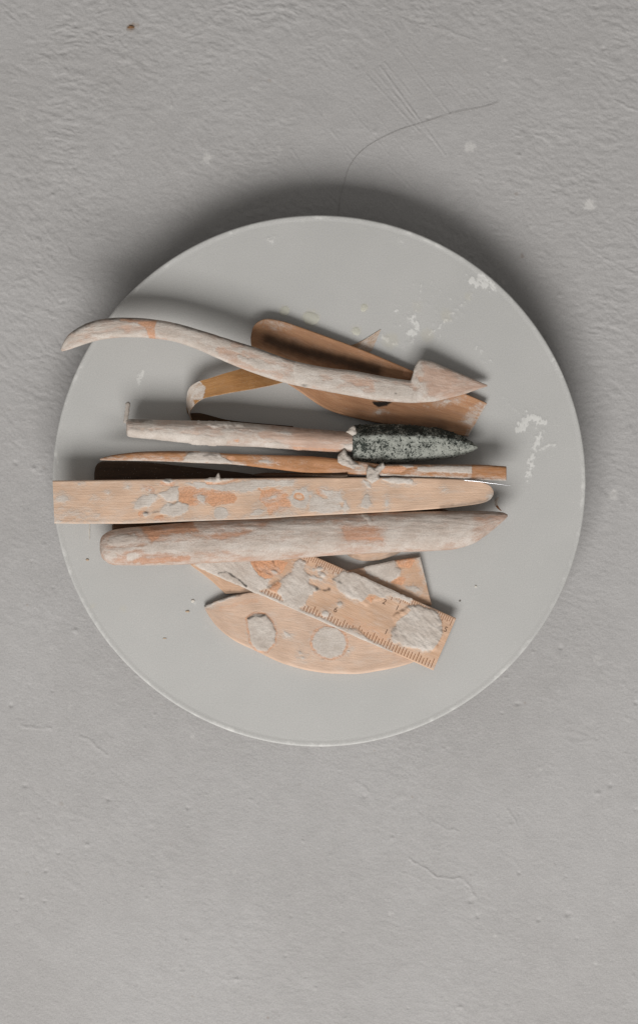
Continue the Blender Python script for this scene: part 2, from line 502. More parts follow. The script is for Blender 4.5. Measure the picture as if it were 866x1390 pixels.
def tube(name, pts, radii, mat, parent=None, ns=10, sub=8, origin=None):
    pts = np.array(pts, float); t = np.concatenate([[0], np.cumsum(np.linalg.norm(np.diff(pts, axis=0), axis=1))])
    q = np.linspace(0, t[-1], max(2, (len(pts) - 1) * sub + 1))
    C = np.stack([pchip(t, pts[:, k], q) for k in range(3)], 1); R = np.interp(q, t, radii)
    T = np.gradient(C, axis=0); T /= np.linalg.norm(T, axis=1, keepdims=True)
    up = np.array([0, 0, 1.0]); N = np.cross(T, up); N /= np.linalg.norm(N, axis=1, keepdims=True) + 1e-9; B = np.cross(N, T)
    a = np.arange(ns) * 2 * math.pi / ns
    V = (C[:, None] + R[:, None, None] * (np.cos(a)[None, :, None] * N[:, None] + np.sin(a)[None, :, None] * B[:, None])).reshape(-1, 3)
    n = len(q)
    F = [[i * ns + j, i * ns + (j + 1) % ns, (i + 1) * ns + (j + 1) % ns, (i + 1) * ns + j] for i in range(n - 1) for j in range(ns)]
    F += [list(range(ns))[::-1], [(n - 1) * ns + j for j in range(ns)]]
    return link_mesh(name, V, F, mat, parent, origin=origin, sharp=60)

# ------------------------------------------------------------------ ground (rough trowelled plaster)
def build_ground():
    st = 1.35
    xs = np.concatenate([np.linspace(-2600, -40, 40)[:-1], np.arange(-40, 906, st), np.linspace(906, 3500, 40)[1:]])
    ys = np.concatenate([np.linspace(-2600, -50, 40)[:-1], np.arange(-50, 1440, st), np.linspace(1440, 3800, 40)[1:]])
    X, Y = np.meshgrid(xs, ys)
    wx = X + 7 * perlin(X / 45, Y / 45, 5); wy = Y + 7 * perlin(X / 45 + 9, Y / 45, 6)
    def rot(deg, sx, sy):
        c, s = math.cos(math.radians(deg)), math.sin(math.radians(deg))
        return (wx * c + wy * s) / sx, (-wx * s + wy * c) / sy
    mixa = sstep(-.25, .25, perlin(X / 210, Y / 210, 21) + (X - 300) / 900)
    a1, b1 = rot(32, 17, 10); a2, b2 = rot(12, 18, 10)
    def pebbly(a, b, sd):
        f = perlin(a, b, sd) + .75 * perlin(a * 2.05 + 3, b * 1.95, sd + 1) + .5 * perlin(a * 4.1, b * 3.9 + 7, sd + 2)
        return np.tanh(1.5 * f) + .35 * (1 - 3 * np.abs(perlin(a * .9 + 31, b * .9, sd + 3)))
    f1 = pebbly(a1, b1, 31); f2 = pebbly(a2, b2, 41)
    amp = .30 + .50 * sstep(950, 150, Y) + .35 * sstep(130, 10, Y)
    amp = amp * (.75 + .6 * (perlin(X / 150, Y / 150, 77) + .3))
    Zr = (f1 * (1 - mixa) + f2 * mixa) * (.50 + .35 * perlin(X / 37, Y / 33, 91))
    smooth = sstep(-20, 25, sd_poly(X, Y, [(500, 60), (640, 40), (700, 150), (640, 230), (560, 300), (380, 270), (390, 190)]))
    Z = Zr * amp * .95 * (1 - .65 * smooth) + 1.0 * perlin(X / 160, Y / 160, 51) + .35 * perlin(X / 60, Y / 60, 52)
    Z = Z + .18 * perlin(X / 3.2, Y / 3.2, 53)
    lines = [((538, 65), (611, 156), .5), ((515.6, 90), (604, 211), 1.0), ((497, 101), (570, 180), .6), ((507, 95), (585, 188), .5), ((522, 85), (560, 132), .5),
             ((396, 203), (442, 276), .5), ((432, 152), (470, 205), .4), ((445, 175), (483, 212), .4), ((476, 150), (530, 212), .35), ((621, 118), (641, 136), .4), ((646, 120), (661, 136), .35),
             ((430, 245), (460, 277), .5), ((526, 225), (576, 272), .45), ((560, 60), (640, 150), .25), ((470, 210), (540, 285), .35), ((480, 120), (560, 215), .3), ((590, 60), (640, 105), .25)]
    for a, b, h in lines:
        d = sd_line(X, Y, [a, b]); fade = .6 + .6 * perlin(X / 20, Y / 20, 61)
        Z = Z + h * fade * (1.0 * np.exp(-(d / 1.3) ** 2) - .5 * np.exp(-((d - 2.6) / 1.4) ** 2))
    flakes = [([(555, 1166), (580, 1180), (592, 1191), (628, 1193), (637, 1203), (644, 1217)], 1.1), ([(586, 1114), (602, 1124), (622, 1129)], .8), ([(25, 981), (38, 988), (70, 989)], .8),
              ([(110, 1000), (122, 1004), (134, 1016), (146, 1026)], 1.0), ([(90, 333), (96, 344), (104, 351)], 1.0), ([(231, 133), (233, 143)], 1.2), ([(484, 1062), (500, 1072)], .6), ([(690, 1100), (702, 1122)], .7),
              ([(833, 136), (850, 145), (870, 151)], .9), ([(130, 20), (150, 14)], .8), ([(340, 1085), (350, 1092)], .5), ([(540, 25), (600, 40), (660, 60)], .5), ([(780, 320), (810, 345), (866, 375)], .45), ([(550, 1185), (600, 1210)], .4)]
    for pts, h in flakes:
        d = sd_line(X + 2 * perlin(X / 9, Y / 9, 63), Y + 2 * perlin(X / 9, Y / 9, 64), pts)
        Z = Z + h * (np.exp(-(d / 1.6) ** 2)) * (.8 + .5 * perlin(X / 8, Y / 8, 65))
    pits = [(63, 1182, 2.2), (30, 1218, 2.5), (395, 1243, 2), (704, 1185, 2.2), (828, 1066, 3), (818, 66, 2.5), (29, 1212, 1.5), (255, 1097, 2)]
    for x, y, r in pits: Z = Z - 1.4 * np.exp(-(((X - x) ** 2 + (Y - y) ** 2) / r ** 2))
    rng = np.random.default_rng(12)
    xl, yl = list(xs), list(ys)
    for k in range(420):
        x, y = rng.uniform(0, 866), rng.uniform(0, 1390); rr = rng.choice([.9, 1.2, 1.6, 2.4], p=[.4, .3, .2, .1]); up = rng.random() < .45
        i0, i1 = np.searchsorted(xs, [x - 9, x + 9]); j0, j1 = np.searchsorted(ys, [y - 9, y + 9])
        sx_, sy_ = X[j0:j1, i0:i1] - x, Y[j0:j1, i0:i1] - y
        Z[j0:j1, i0:i1] += (1 if up else -1) * rr * .55 * np.exp(-((sx_ * rng.uniform(.6, 1)) ** 2 + (sy_ * rng.uniform(.7, 1.1)) ** 2) / rr ** 2)
    jn = fbm(X / 5, Y / 5, 71, 3)
    pale = np.zeros_like(X)
    for x, y, r, a in [(800, 278, 8, 1), (638, 200, 8, .8), (282, 215, 7, .8), (832, 672, 7, .6), (442, 155, 3, .6), (683, 81, 4, .5), (308, 243, 3, .6), (530, 1241, 3, .7), (672, 1270, 2.5, .6), (95, 960, 3, .3), (810, 895, 6, .3), (572, 28, 3.5, .6), (380, 202, 3, .5)]:
        pale = np.maximum(pale, a * sstep(-2, 4.5, r - np.hypot(X - x, Y - y) + 7 * jn))
    for k in range(90):
        x, y, r_ = rng.uniform(0, 866), rng.uniform(0, 1390), rng.choice([.8, 1.2, 1.8, 3.0], p=[.4, .3, .2, .1])
        i0, i1 = np.searchsorted(xs, [x - 9, x + 9]); j0, j1 = np.searchsorted(ys, [y - 9, y + 9])
        dd = np.hypot(X[j0:j1, i0:i1] - x, Y[j0:j1, i0:i1] - y)
        pale[j0:j1, i0:i1] = np.maximum(pale[j0:j1, i0:i1], rng.uniform(.15, .5) * sstep(-1, 1.5, r_ - dd + 2 * jn[j0:j1, i0:i1]))
    stain = np.zeros_like(X)
    for k in range(60):
        x, y, r_ = rng.uniform(0, 866), rng.uniform(0, 1390), rng.choice([.7, 1.1, 1.6])
        i0, i1 = np.searchsorted(xs, [x - 9, x + 9]); j0, j1 = np.searchsorted(ys, [y - 9, y + 9])
        dd = np.hypot(X[j0:j1, i0:i1] - x, Y[j0:j1, i0:i1] - y)
        stain[j0:j1, i0:i1] = np.maximum(stain[j0:j1, i0:i1], rng.uniform(.1, .4) * sstep(-1, 1.5, r_ - dd + 2 * jn[j0:j1, i0:i1]))
    for x, y, r, a in [(178, 37, 6, .6), (186, 34, 3, .3), (708, 348, 3, .35), (700, 264, 3, .25), (84, 1091, 3, .15), (366, 109, 2.5, .35)]:
        stain = np.maximum(stain, a * sstep(-1.5, 2, r - np.hypot(X - x, Y - y) + 4 * jn))
    V = np.stack([X, Y, Z + GZ], -1)
    # the ground is drawn so that its detail sits where the floor itself lies
    ny, nx = X.shape
    i = np.arange(ny - 1)[:, None]; j = np.arange(nx - 1)[None, :]
    F = np.stack([i * nx + j, (i + 1) * nx + j, (i + 1) * nx + j + 1, i * nx + j + 1], -1).reshape(-1, 4)
    ob = link_mesh('ground', V.reshape(-1, 3), F, M['ground'], None, dict(pale=pale.ravel(), stain=stain.ravel()), V.reshape(-1, 3), origin=(0, 0, 0), sharp=0)
    tag(ob, 'rough grey trowelled plaster surface under the round board', None, kind='structure')
build_ground()

# ------------------------------------------------------------------ round board
BX, BY, BR = 433.0, 652.5, 361.0
def build_board():
    root = thing('round_board', (BX, BY, GZ), 'large round matte grey board with a thin pale rim carrying all the tools', 'board')
    prof = []                                        # (r, z)
    for r in np.linspace(0, BR - 9, 262): prof.append((r, 0.0))
    for k in range(1, 7):
        a = k / 6; prof.append((BR - 9 + 6 * a, 0.5 * (3 * a * a - 2 * a ** 3)))
    for k in range(1, 9):
        a = math.pi / 2 * k / 8; prof.append((BR - 2.2 + 2.2 * math.sin(a), 0.5 - 2.2 * (1 - math.cos(a))))
    prof += [(BR, -4), (BR - .4, -8), (BR - 2, -11.5), (BR - 6, -13), (BR - 60, -13.5), (0, -13.5)]
    prof = np.array(prof)
    ns = 900
    a = np.linspace(0, 2 * math.pi, ns, endpoint=False)
    R, Z = prof[:, 0][:, None], prof[:, 1][:, None]
    wob = 1 + .0012 * np.sin(2 * a + 1.0)[None, :] + .0007 * np.sin(5 * a)[None, :]
    X = BX + np.maximum(R, .01) * wob * np.cos(a)[None, :]; Y = BY + np.maximum(R, .01) * wob * np.sin(a)[None, :]
    Zf = np.broadcast_to(Z, X.shape).copy()
    jn = fbm(X / 6, Y / 6, 81, 4, .65); jb = fbm(X / 16, Y / 16, 82, 3)
    pale = np.zeros_like(X)
    L = [([(573, 386), (567, 412), (560, 440)], 1.5, .8), ([(589, 386), (588, 400)], 1.2, .6), ([(558, 434), (566, 444), (556, 452)], 5, 1), ([(580, 457), (588, 450), (599, 440), (606, 430)], 2.5, .9),
         ([(606, 430), (620, 421), (633, 408), (638, 402)], 2.5, .8), ([(600, 440), (628, 425)], 2, .6), ([(520, 458), (535, 467), (545, 466)], 3, .8), ([(556, 466), (560, 460)], 2.5, .7), ([(640, 380), (652, 386), (668, 391)], 6, 1),
         ([(648, 376), (664, 384)], 5, .9), ([(648, 470), (655, 477)], 3, .8), ([(658, 489), (662, 489)], 2.5, 1), ([(560, 410), (548, 430)], 1.5, .6), ([(530, 436), (540, 446)], 1.5, .6),
         ([(683, 536), (692, 548), (706, 562)], 1.5, .8), ([(703, 583), (712, 572), (722, 565), (735, 574)], 6, 1), ([(712, 558), (730, 570)], 3, .9), ([(725, 580), (738, 584)], 2, .8), ([(748, 577), (757, 583)], 1.2, .5), ([(753, 570), (756, 588)], 1.2, .5),
         ([(733, 590), (727, 605), (722, 620), (719, 635), (716, 652)], 4, 1), ([(724, 614), (735, 608), (750, 603)], 2.5, .9), ([(727, 686), (729, 692)], 3, .45), ([(734, 704), (736, 710)], 3, .3),
         ([(188, 516), (193, 505)], 4.5, .8), ([(248, 390), (245, 394)], 2.5, .5), ([(370, 325), (371, 326)], 5.5, .8), ([(408, 301), (412, 302)], 3.5, .6), ([(537, 322), (548, 330)], 4, .6), ([(645, 795), (646, 796)], 1.6, .8),
         ([(255, 800), (256, 801)], 1.5, .8), ([(262, 815), (263, 816)], 3.5, .7), ([(278, 836), (280, 852)], 1.5, .6), ([(240, 810), (241, 810)], 1.2, .8), ([(177, 536), (178, 534)], 2, .7), ([(77, 615), (79, 640)], 3, .6), ([(752, 486), (762, 506)], 5, .8)]
    rs = np.random.default_rng(5)
    for k in range(46):
        x = rs.normal(585, 38); y = rs.normal(430, 26)
        q_ = (rs.normal(0, 5), rs.normal(0, 4)) if rs.random() < .5 else (.5, .5)
        L.append(([(x, y), (x + q_[0], y + q_[1])], rs.uniform(.5, 2.2), rs.uniform(.5, 1)))
    for k in range(22):
        x = rs.normal(718, 14); y = rs.normal(600, 34)
        L.append(([(x, y), (x + rs.normal(0, 4), y + rs.normal(0, 5))], rs.uniform(.3, 1.6), rs.uniform(.4, .9)))
    for k in range(70):
        a_ = rs.uniform(0, 6.28); q_ = BR * math.sqrt(rs.random()) * .96
        x, y = BX + q_ * math.cos(a_), BY + q_ * math.sin(a_)
        L.append(([(x, y), (x + .4, y + .4)], rs.uniform(.2, 1.4), rs.uniform(.4, .95)))
    for k in range(16):
        a_ = rs.uniform(0, 6.28); q_ = BR * math.sqrt(rs.random()) * .9; x, y = BX + q_ * math.cos(a_), BY + q_ * math.sin(a_); b_ = rs.uniform(0, 3.14); l_ = rs.uniform(8, 40)
        L.append(([(x, y), (x + l_ * math.cos(b_), y + l_ * math.sin(b_))], .2, rs.uniform(.15, .35)))
    for pts, r, am in L:
        pa = np.array(pts); lo = pa.min(0) - r - 14; hi = pa.max(0) + r + 14
        near = (X > lo[0]) & (X < hi[0]) & (Y > lo[1]) & (Y < hi[1])
        d = r - sd_line(X[near], Y[near], pts) + min(12, 2.2 + 2.6 * r) * jn[near] + min(3, r) * jb[near]
        pale[near] = np.maximum(pale[near], .86 * am * sstep(-1.5, 3.2, d))
    rr = np.hypot(X - BX, Y - BY)
    pale = np.maximum(pale, sstep(BR - 9, BR - 4, rr) * (.40 + .5 * jb + .2 * perlin(X / 90, Y / 90, 84)))  # pale band puts the rim's highlight into the colour
    pale = np.maximum(pale, (.35 + .9 * jb) * sstep(BR - 22, BR - 8, rr) * .5)
    stain = np.zeros_like(X)
    for x, y, r, am in [(530, 462, 12, .25), (580, 455, 10, .22), (605, 428, 9, .2), (422, 432, 13, .25), (386, 422, 8, .2), (483, 449, 8, .2), (566, 416, 8, .12), (635, 403, 6, .2), (495, 418, 6, .25), (168, 826, 5, .2), (126, 822, 3, .35)]:
        stain = np.maximum(stain, am * sstep(-2, 4, r - np.hypot(X - x, Y - y) + 6 * jn))
    Zf += np.where(Zf > -.5, .5 * pale * (.5 + jn) * (rr < BR - 9), 0)
    V = np.stack([X, Y, Zf], -1).reshape(-1, 3)
    n = len(prof)
    i = np.arange(n - 1)[:, None]; j = np.arange(ns)[None, :]; j2 = (j + 1) % ns
    F = np.stack([np.broadcast_to(x, (n - 1, ns)) for x in (i * ns + j, (i + 1) * ns + j, (i + 1) * ns + j2, i * ns + j2)], -1).reshape(-1, 4)[:, ::-1]
    link_mesh('board_top', V, F, M['plate'], root, dict(pale=pale.ravel(), stain=stain.ravel()), V, sharp=0)
    # the hub it stands on
    ns = 96; pr = [(0, -13.6), (150, -13.6), (155, -18), (155, -56), (165, -66), (165, GZ - 2), (0, GZ - 2)]
    V = [(BX + max(r, .01) * math.cos(2 * math.pi * k / ns), BY + max(r, .01) * math.sin(2 * math.pi * k / ns), z) for r, z in pr for k in range(ns)]
    F = [[i * ns + k, i * ns + (k + 1) % ns, (i + 1) * ns + (k + 1) % ns, (i + 1) * ns + k] for i in range(len(pr) - 1) for k in range(ns)]
    link_mesh('hub', V, F, M['foot'], root, sharp=40)
build_board()

# ------------------------------------------------------------------ tools under the pile
e = lambda *a: ('e',) + a
p = lambda *pts: ('p', list(pts))
l = lambda r, *pts: ('l', list(pts), r)

# rounded slip of wood under the stick
ob = loft('wooden_rib', hk([(462, 722, 734, 0, 6), (470, 712, 752, 0, 7), (480, 706, 758, 0, 8), (495, 703, 761.5, 0, 8), (512, 703, 760.5, 0, 8), (530, 706, 755.5, 0, 8), (543, 712, 750, 0, 7), (552, 724, 738, 0, 6)]),
          ('box', 3.2), M['pale_wood'], spec=dict(base=-.1, k=.3, blobs=[('d', l(4, (470, 755), (490, 763), (515, 762), (545, 750)), dict(lvl=.55, soft=4))]))  # dark lower edge: shadow painted into the colour
tag(ob, 'small round-ended tan wooden rib peeping out below the thick stick', 'clay tool')

# trapezoid board under the ruler
ob = loft('wooden_scraper', [((258, 760), (259, 767), 0, 5), ((272, 757), (274, 778), 0, 6), ((289, 757), (288, 789), 0, 6), ((304, 760), (306, 806), 0, 7), ((330, 768), (332, 806), 0, 8), ((400, 778), (405, 812), 0, 8),
    ((450, 779), (455, 815), 0, 8), ((494, 770), (498, 818), 0, 8), ((538, 760), (545, 820), 0, 9), ((570, 755.5), (586, 822), 0, 9)], ('box', 1.8), M['ruler_wood'], lin=True, bev=1.2,
    spec=dict(base=.1, k=.5, scale=(22, 18), blobs=[('c', p((490, 766), (520, 762), (534, 758), (538, 770), (546, 775), (540, 784), (528, 791), (512, 785), (498, 778)), dict(t=1.6, ring=1)),
        ('o', p((537, 760), (560, 754), (566, 762), (556, 772), (542, 770)), dict(amt=.7)), ('o', p((530, 790), (545, 782), (552, 786), (545, 795))), ('c', e(560, 799, 10, 4, 10), dict(t=1)), ('c', l(1.6, (569, 757), (579, 790)), dict(t=.8)),
        ('c', e(571, 756, 4, 2.5), dict(t=1.6)), ('w', p((258, 768), (288, 770), (350, 800), (340, 806), (305, 806), (288, 790)), dict(amt=.9)), ('d', l(3, (300, 806), (342, 803)), dict(lvl=.6, soft=3))]))  # dark line at lower left: shadow from the kidney, painted in
tag(ob, 'tan wooden scraper with clay smears beneath the upper edge of the ruler', 'clay tool')

# half-moon wooden kidney
ob = loft('wooden_kidney', hk([(277.8, 822, 826, 2, 6), (285, 819, 838, 1, 8), (296, 814, 852, 1, 10), (319, 806.5, 870, 1, 10), (342, 803, 881, 1, 10), (388, 800, 902, 1, 10), (423, 803, 911, 1, 10), (452, 808, 914.5, 1, 10),
    (482, 813, 915, 1, 10), (515, 820, 910.5, 1, 10), (540, 828, 905.5, 1, 10), (558, 836, 900, 1, 10), (575, 845, 891, 1, 10), (585, 858, 876, 2, 9)]), ('box', 3.0), M['kidney_wood'], m=150,
    spec=dict(base=-.35, k=.3, scale=(40, 30), wet=-.3, blobs=[
        ('c', p((335, 840), (345, 833), (361, 834), (370, 846), (375, 858), (373, 872), (363, 884), (349, 883), (340, 871), (338, 855)), dict(t=2.6, ring=3.0, jit=1.0)),
        ('c', e(447, 872, 23, 21, 20), dict(t=.5, ring=3.5, jit=1.5)), ('c', p((384, 856), (390, 858), (397, 865), (388, 864)), dict(t=.8, jit=.6)), ('c', e(407, 886, 2, 2), dict(t=.8, jit=.4)), ('c', e(411, 893, 2.4, 1.5), dict(t=.8, jit=.5)),
        ('c', e(473, 884, 2, 1.6), dict(t=.8, jit=.5)), ('c', l(2.4, (279, 824), (300, 815), (318, 809)), dict(lvl=.8, t=.5)), ('d', l(2.0, (278, 821), (305, 811), (343, 802)), dict(lvl=.7, soft=1.5)),  # dark lines on the kidney: shade painted along bevel and clay edge
        ('o', l(5, (300, 826), (330, 818), (350, 815)), dict(amt=.45, soft=4)), ('d', l(1.2, (337, 839.5), (346, 836), (354, 837), (359, 835)), dict(lvl=.75, soft=1, jit=1))]))
tag(ob, 'half-moon pale wooden kidney with two clay spots ringed in orange', 'clay tool')

# ------------------------------------------------------------------ ruler
RU0, RU1 = np.array([619.0, 839.0]), np.array([588.0, 910.0])   # right end, upper and lower corner
al = np.array([-326.0, -143.0]); RL = np.hypot(*al); al /= RL
ac = (RU1 - RU0); RW = np.hypot(*ac); ac = ac / RW
def rp(s, t): return RU0 + al * s + ac * t
RZ = 17.0
def build_ruler():
    root = thing('wooden_ruler', (450, 800, 11), 'clay smeared wooden ruler with tick marks and numbers sloping below the thick stick', 'ruler')
    q = lambda x, y: (x, y)
    ks = []
    for s in np.linspace(RL, 0, 9): ks.append((tuple(rp(s, 0)), tuple(rp(s, RW)), 11.5, RZ))
    loft('ruler_blade', ks, ('box', 1.4), M['ruler_wood'], root, m=150, lin=True, bev=1.0, spec=dict(base=.06, k=.42, scale=(26, 20), wet=.1, blobs=[
        ('c', p((540, 829), (556, 823), (578, 824), (592, 830), (600, 846), (600, 864), (592, 882), (578, 884), (562, 880), (548, 876), (534, 872), (531, 858), (538, 848), (534, 838)), dict(t=3.6, jit=3)),
        ('c', p((452, 787), (466, 775), (488, 776), (504, 788), (520, 797), (536, 806), (520, 812), (506, 818), (496, 822), (480, 812), (462, 804)), dict(t=2.6, jit=3)),
        ('c', p((488, 776), (520, 792), (540, 804), (560, 812), (556, 818), (536, 810), (510, 800)), dict(t=1.6, lvl=.95)),
        ('c', p((400, 762), (408, 758), (414, 764), (412, 776), (422, 780), (418, 790), (432, 800), (420, 808), (412, 822), (404, 826), (388, 818), (376, 806), (366, 800), (384, 786), (396, 776)), dict(t=2.2, jit=3.5)),
        ('c', p((255, 762), (300, 750), (340, 755), (350, 772), (370, 780), (360, 800), (345, 806), (300, 786)), dict(t=1.8, jit=4)),
        ('o', p((338, 760), (370, 757), (390, 764), (384, 778), (362, 786), (350, 780))), ('o', p((366, 800), (376, 788), (382, 792), (376, 806)), dict(amt=.7)),
        ('c', e(434, 772, 4, 3), dict(t=2.5, jit=1)), ('c', e(437, 780, 6, 3, 30), dict(t=2.5, jit=1)), ('c', e(425, 773, 2.5, 2), dict(t=1)), ('c', e(430, 785, 8, 3, 10), dict(t=1.5)), ('c', e(372, 776, 5, 2.2, 20), dict(t=1.8, jit=1)),
        ('c', e(442, 833, 5, 4.5), dict(t=2, jit=1)), ('c', e(461, 820, 3.5, 3), dict(t=2, jit=1)), ('c', e(502, 831, 4, 2.5), dict(t=.6)), ('c', p((468, 853), (484, 853), (496, 864), (506, 875), (498, 872), (480, 864)), dict(t=1.6, jit=1.2)),
        ('c', l(2.6, (300, 783), (420, 835), (445, 846), (500, 871), (530, 885)), dict(t=.7, lvl=.9, jit=1.5)), ('w', p((505, 806), (560, 828), (530, 850), (470, 830)), dict(amt=.8)), ('w', p((598, 834), (619, 839), (594, 905), (572, 898), (590, 880), (602, 860))),
        ('o', p((497, 812), (510, 808), (504, 820)), dict(amt=.8)), ('o', p((460, 832), (500, 845), (530, 862), (520, 874), (480, 858)), dict(amt=.45)),
        ('d', l(1.2, (297, 778), (308, 776), (318, 783), (326, 788), (334, 796)), dict(lvl=.85, soft=1.1, jit=1.5)), ('d', l(1, (364, 797), (372, 791), (378, 788)), dict(lvl=.5, jit=1.5)), ('d', l(.9, (370, 762), (373, 768)), dict(lvl=.6)),
        ('d', l(1, (430, 800), (441, 801), (447, 800)), dict(lvl=.7)), ('d', l(1.2, (452, 787), (462, 791)), dict(lvl=.6)), ('d', e(434, 781, 2, 1.2), dict(lvl=.6, jit=.5))]))
    # printed scale
    V = []; F = []
    def bar(s, t0, t1, w=.95):
        a = [rp(s - w / 2, t0), rp(s + w / 2, t0), rp(s + w / 2, t1), rp(s - w / 2, t1)]
        b = len(V); V.extend([(q_[0], q_[1], RZ + .12) for q_ in a]); F.append([b, b + 1, b + 2, b + 3])
    rnd = random.Random(4)
    k = 0; s = 4.0
    while s < RL - 60:
        bar(s, 1.6, [13, 8.5, 9.5, 8.5][k % 4] + rnd.uniform(-.5, .5), .9); s += 3.1; k += 1
    k = 0; s = 5.0
    while s < RL - 40:
        bar(s, RW - 1.6, RW - [15, 10.5, 12, 10.5, 12][k % 5] + rnd.uniform(-.5, .5), 1.0); s += 4.4; k += 1
    link_mesh('tick_marks', V, F, M['print'], root, sharp=0)
    for ch, x, y in (('2', 521.7, 817), ('1', 539, 825.5), ('1', 524, 858), ('6', 455.5, 828), ('5', 604.6, 854.6)):
        cu = bpy.data.curves.new('numeral', 'FONT'); cu.body = ch; cu.size = 10.5; cu.align_x = 'CENTER'; cu.align_y = 'CENTER'; cu.resolution_u = 3
        tmp = bpy.data.objects.new('numeral_tmp', cu); COL.objects.link(tmp)
        me0 = tmp.to_mesh()
        pts = np.array([v.co[:] for v in me0.vertices]); fc = [list(pp.vertices) for pp in me0.polygons]
        tmp.to_mesh_clear(); bpy.data.objects.remove(tmp); bpy.data.curves.remove(cu)
        c, s_ = math.cos(math.radians(23.7)), math.sin(math.radians(23.7))
        X = x + pts[:, 0] * c + pts[:, 1] * s_; Y = y + pts[:, 0] * s_ - pts[:, 1] * c
        link_mesh('numeral', np.stack([X, Y, np.full(len(X), RZ + .14)], 1), fc, M['print_dark'], root, sharp=0)
build_ruler()

# ------------------------------------------------------------------ curled strip
def build_strip():
    A = np.array([(505, 475.5, .5), (474, 492, .9), (430, 504, 2.5), (405, 512, 6), (378, 521, 16), (345, 528, 26), (318, 532.5, 30), (295, 537, 30), (280, 540, 28), (270, 545, 25), (262, 553, 19), (258, 562, 11), (260, 569, 5), (268, 577, 2.5), (300, 590, 1.5), (350, 597, 1.5), (400, 602, 1.5)], float)
    B = np.array([(517, 447, .5), (480, 467.5, .9), (425, 478, 2.5), (382, 483, 4), (362, 490, 8), (330, 500, 20), (305, 507, 26), (285, 513.5, 26), (270, 518, 25), (260, 524, 22), (255.5, 532, 17), (254, 543, 11), (254, 553, 6), (256, 561, 2.5), (268, 560.5, 2), (310, 570, 2), (398, 578.5, 2)], float)
    t = np.concatenate([[0], np.cumsum(np.linalg.norm(np.diff((A + B) / 2, axis=0), axis=1))])
    q = np.linspace(0, t[-1], 330); m = 30
    a = np.stack([pchip(t, A[:, k], q) for k in range(3)], 1); b = np.stack([pchip(t, B[:, k], q) for k in range(3)], 1)
    w = np.linspace(0, 1, m)[None, :, None]
    mid = a[:, None] * (1 - w) + b[:, None] * w
    n = np.cross(np.gradient(mid, axis=0), np.gradient(mid, axis=1)); n /= np.linalg.norm(n, axis=-1, keepdims=True)
    th = np.clip(.5 + q / 60 * 1.1, .5, 1.6)[:, None, None]
    up = mid + n * th / 2; dn = mid - n * th / 2
    nq = len(q)
    V = np.vstack([up.reshape(-1, 3), dn.reshape(-1, 3)]); o = nq * m
    F = []
    for i in range(nq - 1):
        for j in range(m - 1):
            F.append([i * m + j, (i + 1) * m + j, (i + 1) * m + j + 1, i * m + j + 1])
            F.append([o + i * m + j + 1, o + (i + 1) * m + j + 1, o + (i + 1) * m + j, o + i * m + j])
        F.append([i * m, o + i * m, o + (i + 1) * m, (i + 1) * m]); F.append([i * m + m - 1, (i + 1) * m + m - 1, o + (i + 1) * m + m - 1, o + i * m + m - 1])
    for j in range(m - 1):
        F.append([j, j + 1, o + j + 1, o + j]); k = (nq - 1) * m; F.append([k + j, o + k + j, o + k + j + 1, k + j + 1])
    X, Y = V[:, 0], V[:, 1]
    n1 = fbm(X / 9, Y / 9, 301, 3)
    curl = np.tile(np.repeat(sstep(.0, 4, q - np.interp(9.3, np.arange(17), t)) * sstep(0, 6, np.interp(12.2, np.arange(17), t) - q), m), 2)
    patch = sstep(-2, 2, sd_ell(X, Y, 266, 530, 13, 15, -30) + 4 * n1)
    clay = np.maximum(curl * .95, patch) - .25
    clay = np.maximum(clay, np.tile(np.repeat(sstep(75, 15, q) * .62, m), 2))
    wet = np.full(len(V), -.4)
    dark = np.tile(np.repeat(sstep(-2, 5, q - np.interp(12.0, np.arange(17), t)) * .82, m), 2)  # shade on the lower arm, put into its colour
    G = np.stack([np.tile(np.repeat(q, m), 2), np.tile(np.tile(np.linspace(0, 28, m), nq), 2), V[:, 2]], 1)
    # near edge painted pale, as the bright line where it faces the light
    rim = np.tile(np.tile((np.arange(m) == 0), nq), 2) & (dark < .2)
    clay = np.where(rim, .55, clay)  # clay tone on the edge serves as the painted bright line
    ob = link_mesh('curled_strip', V, F, M['golden'], None, dict(clay=clay, wet=wet, dark=dark), G, sharp=50)
    tag(ob, 'thin golden brown strip curled into a loop at its left end', 'strip')
build_strip()

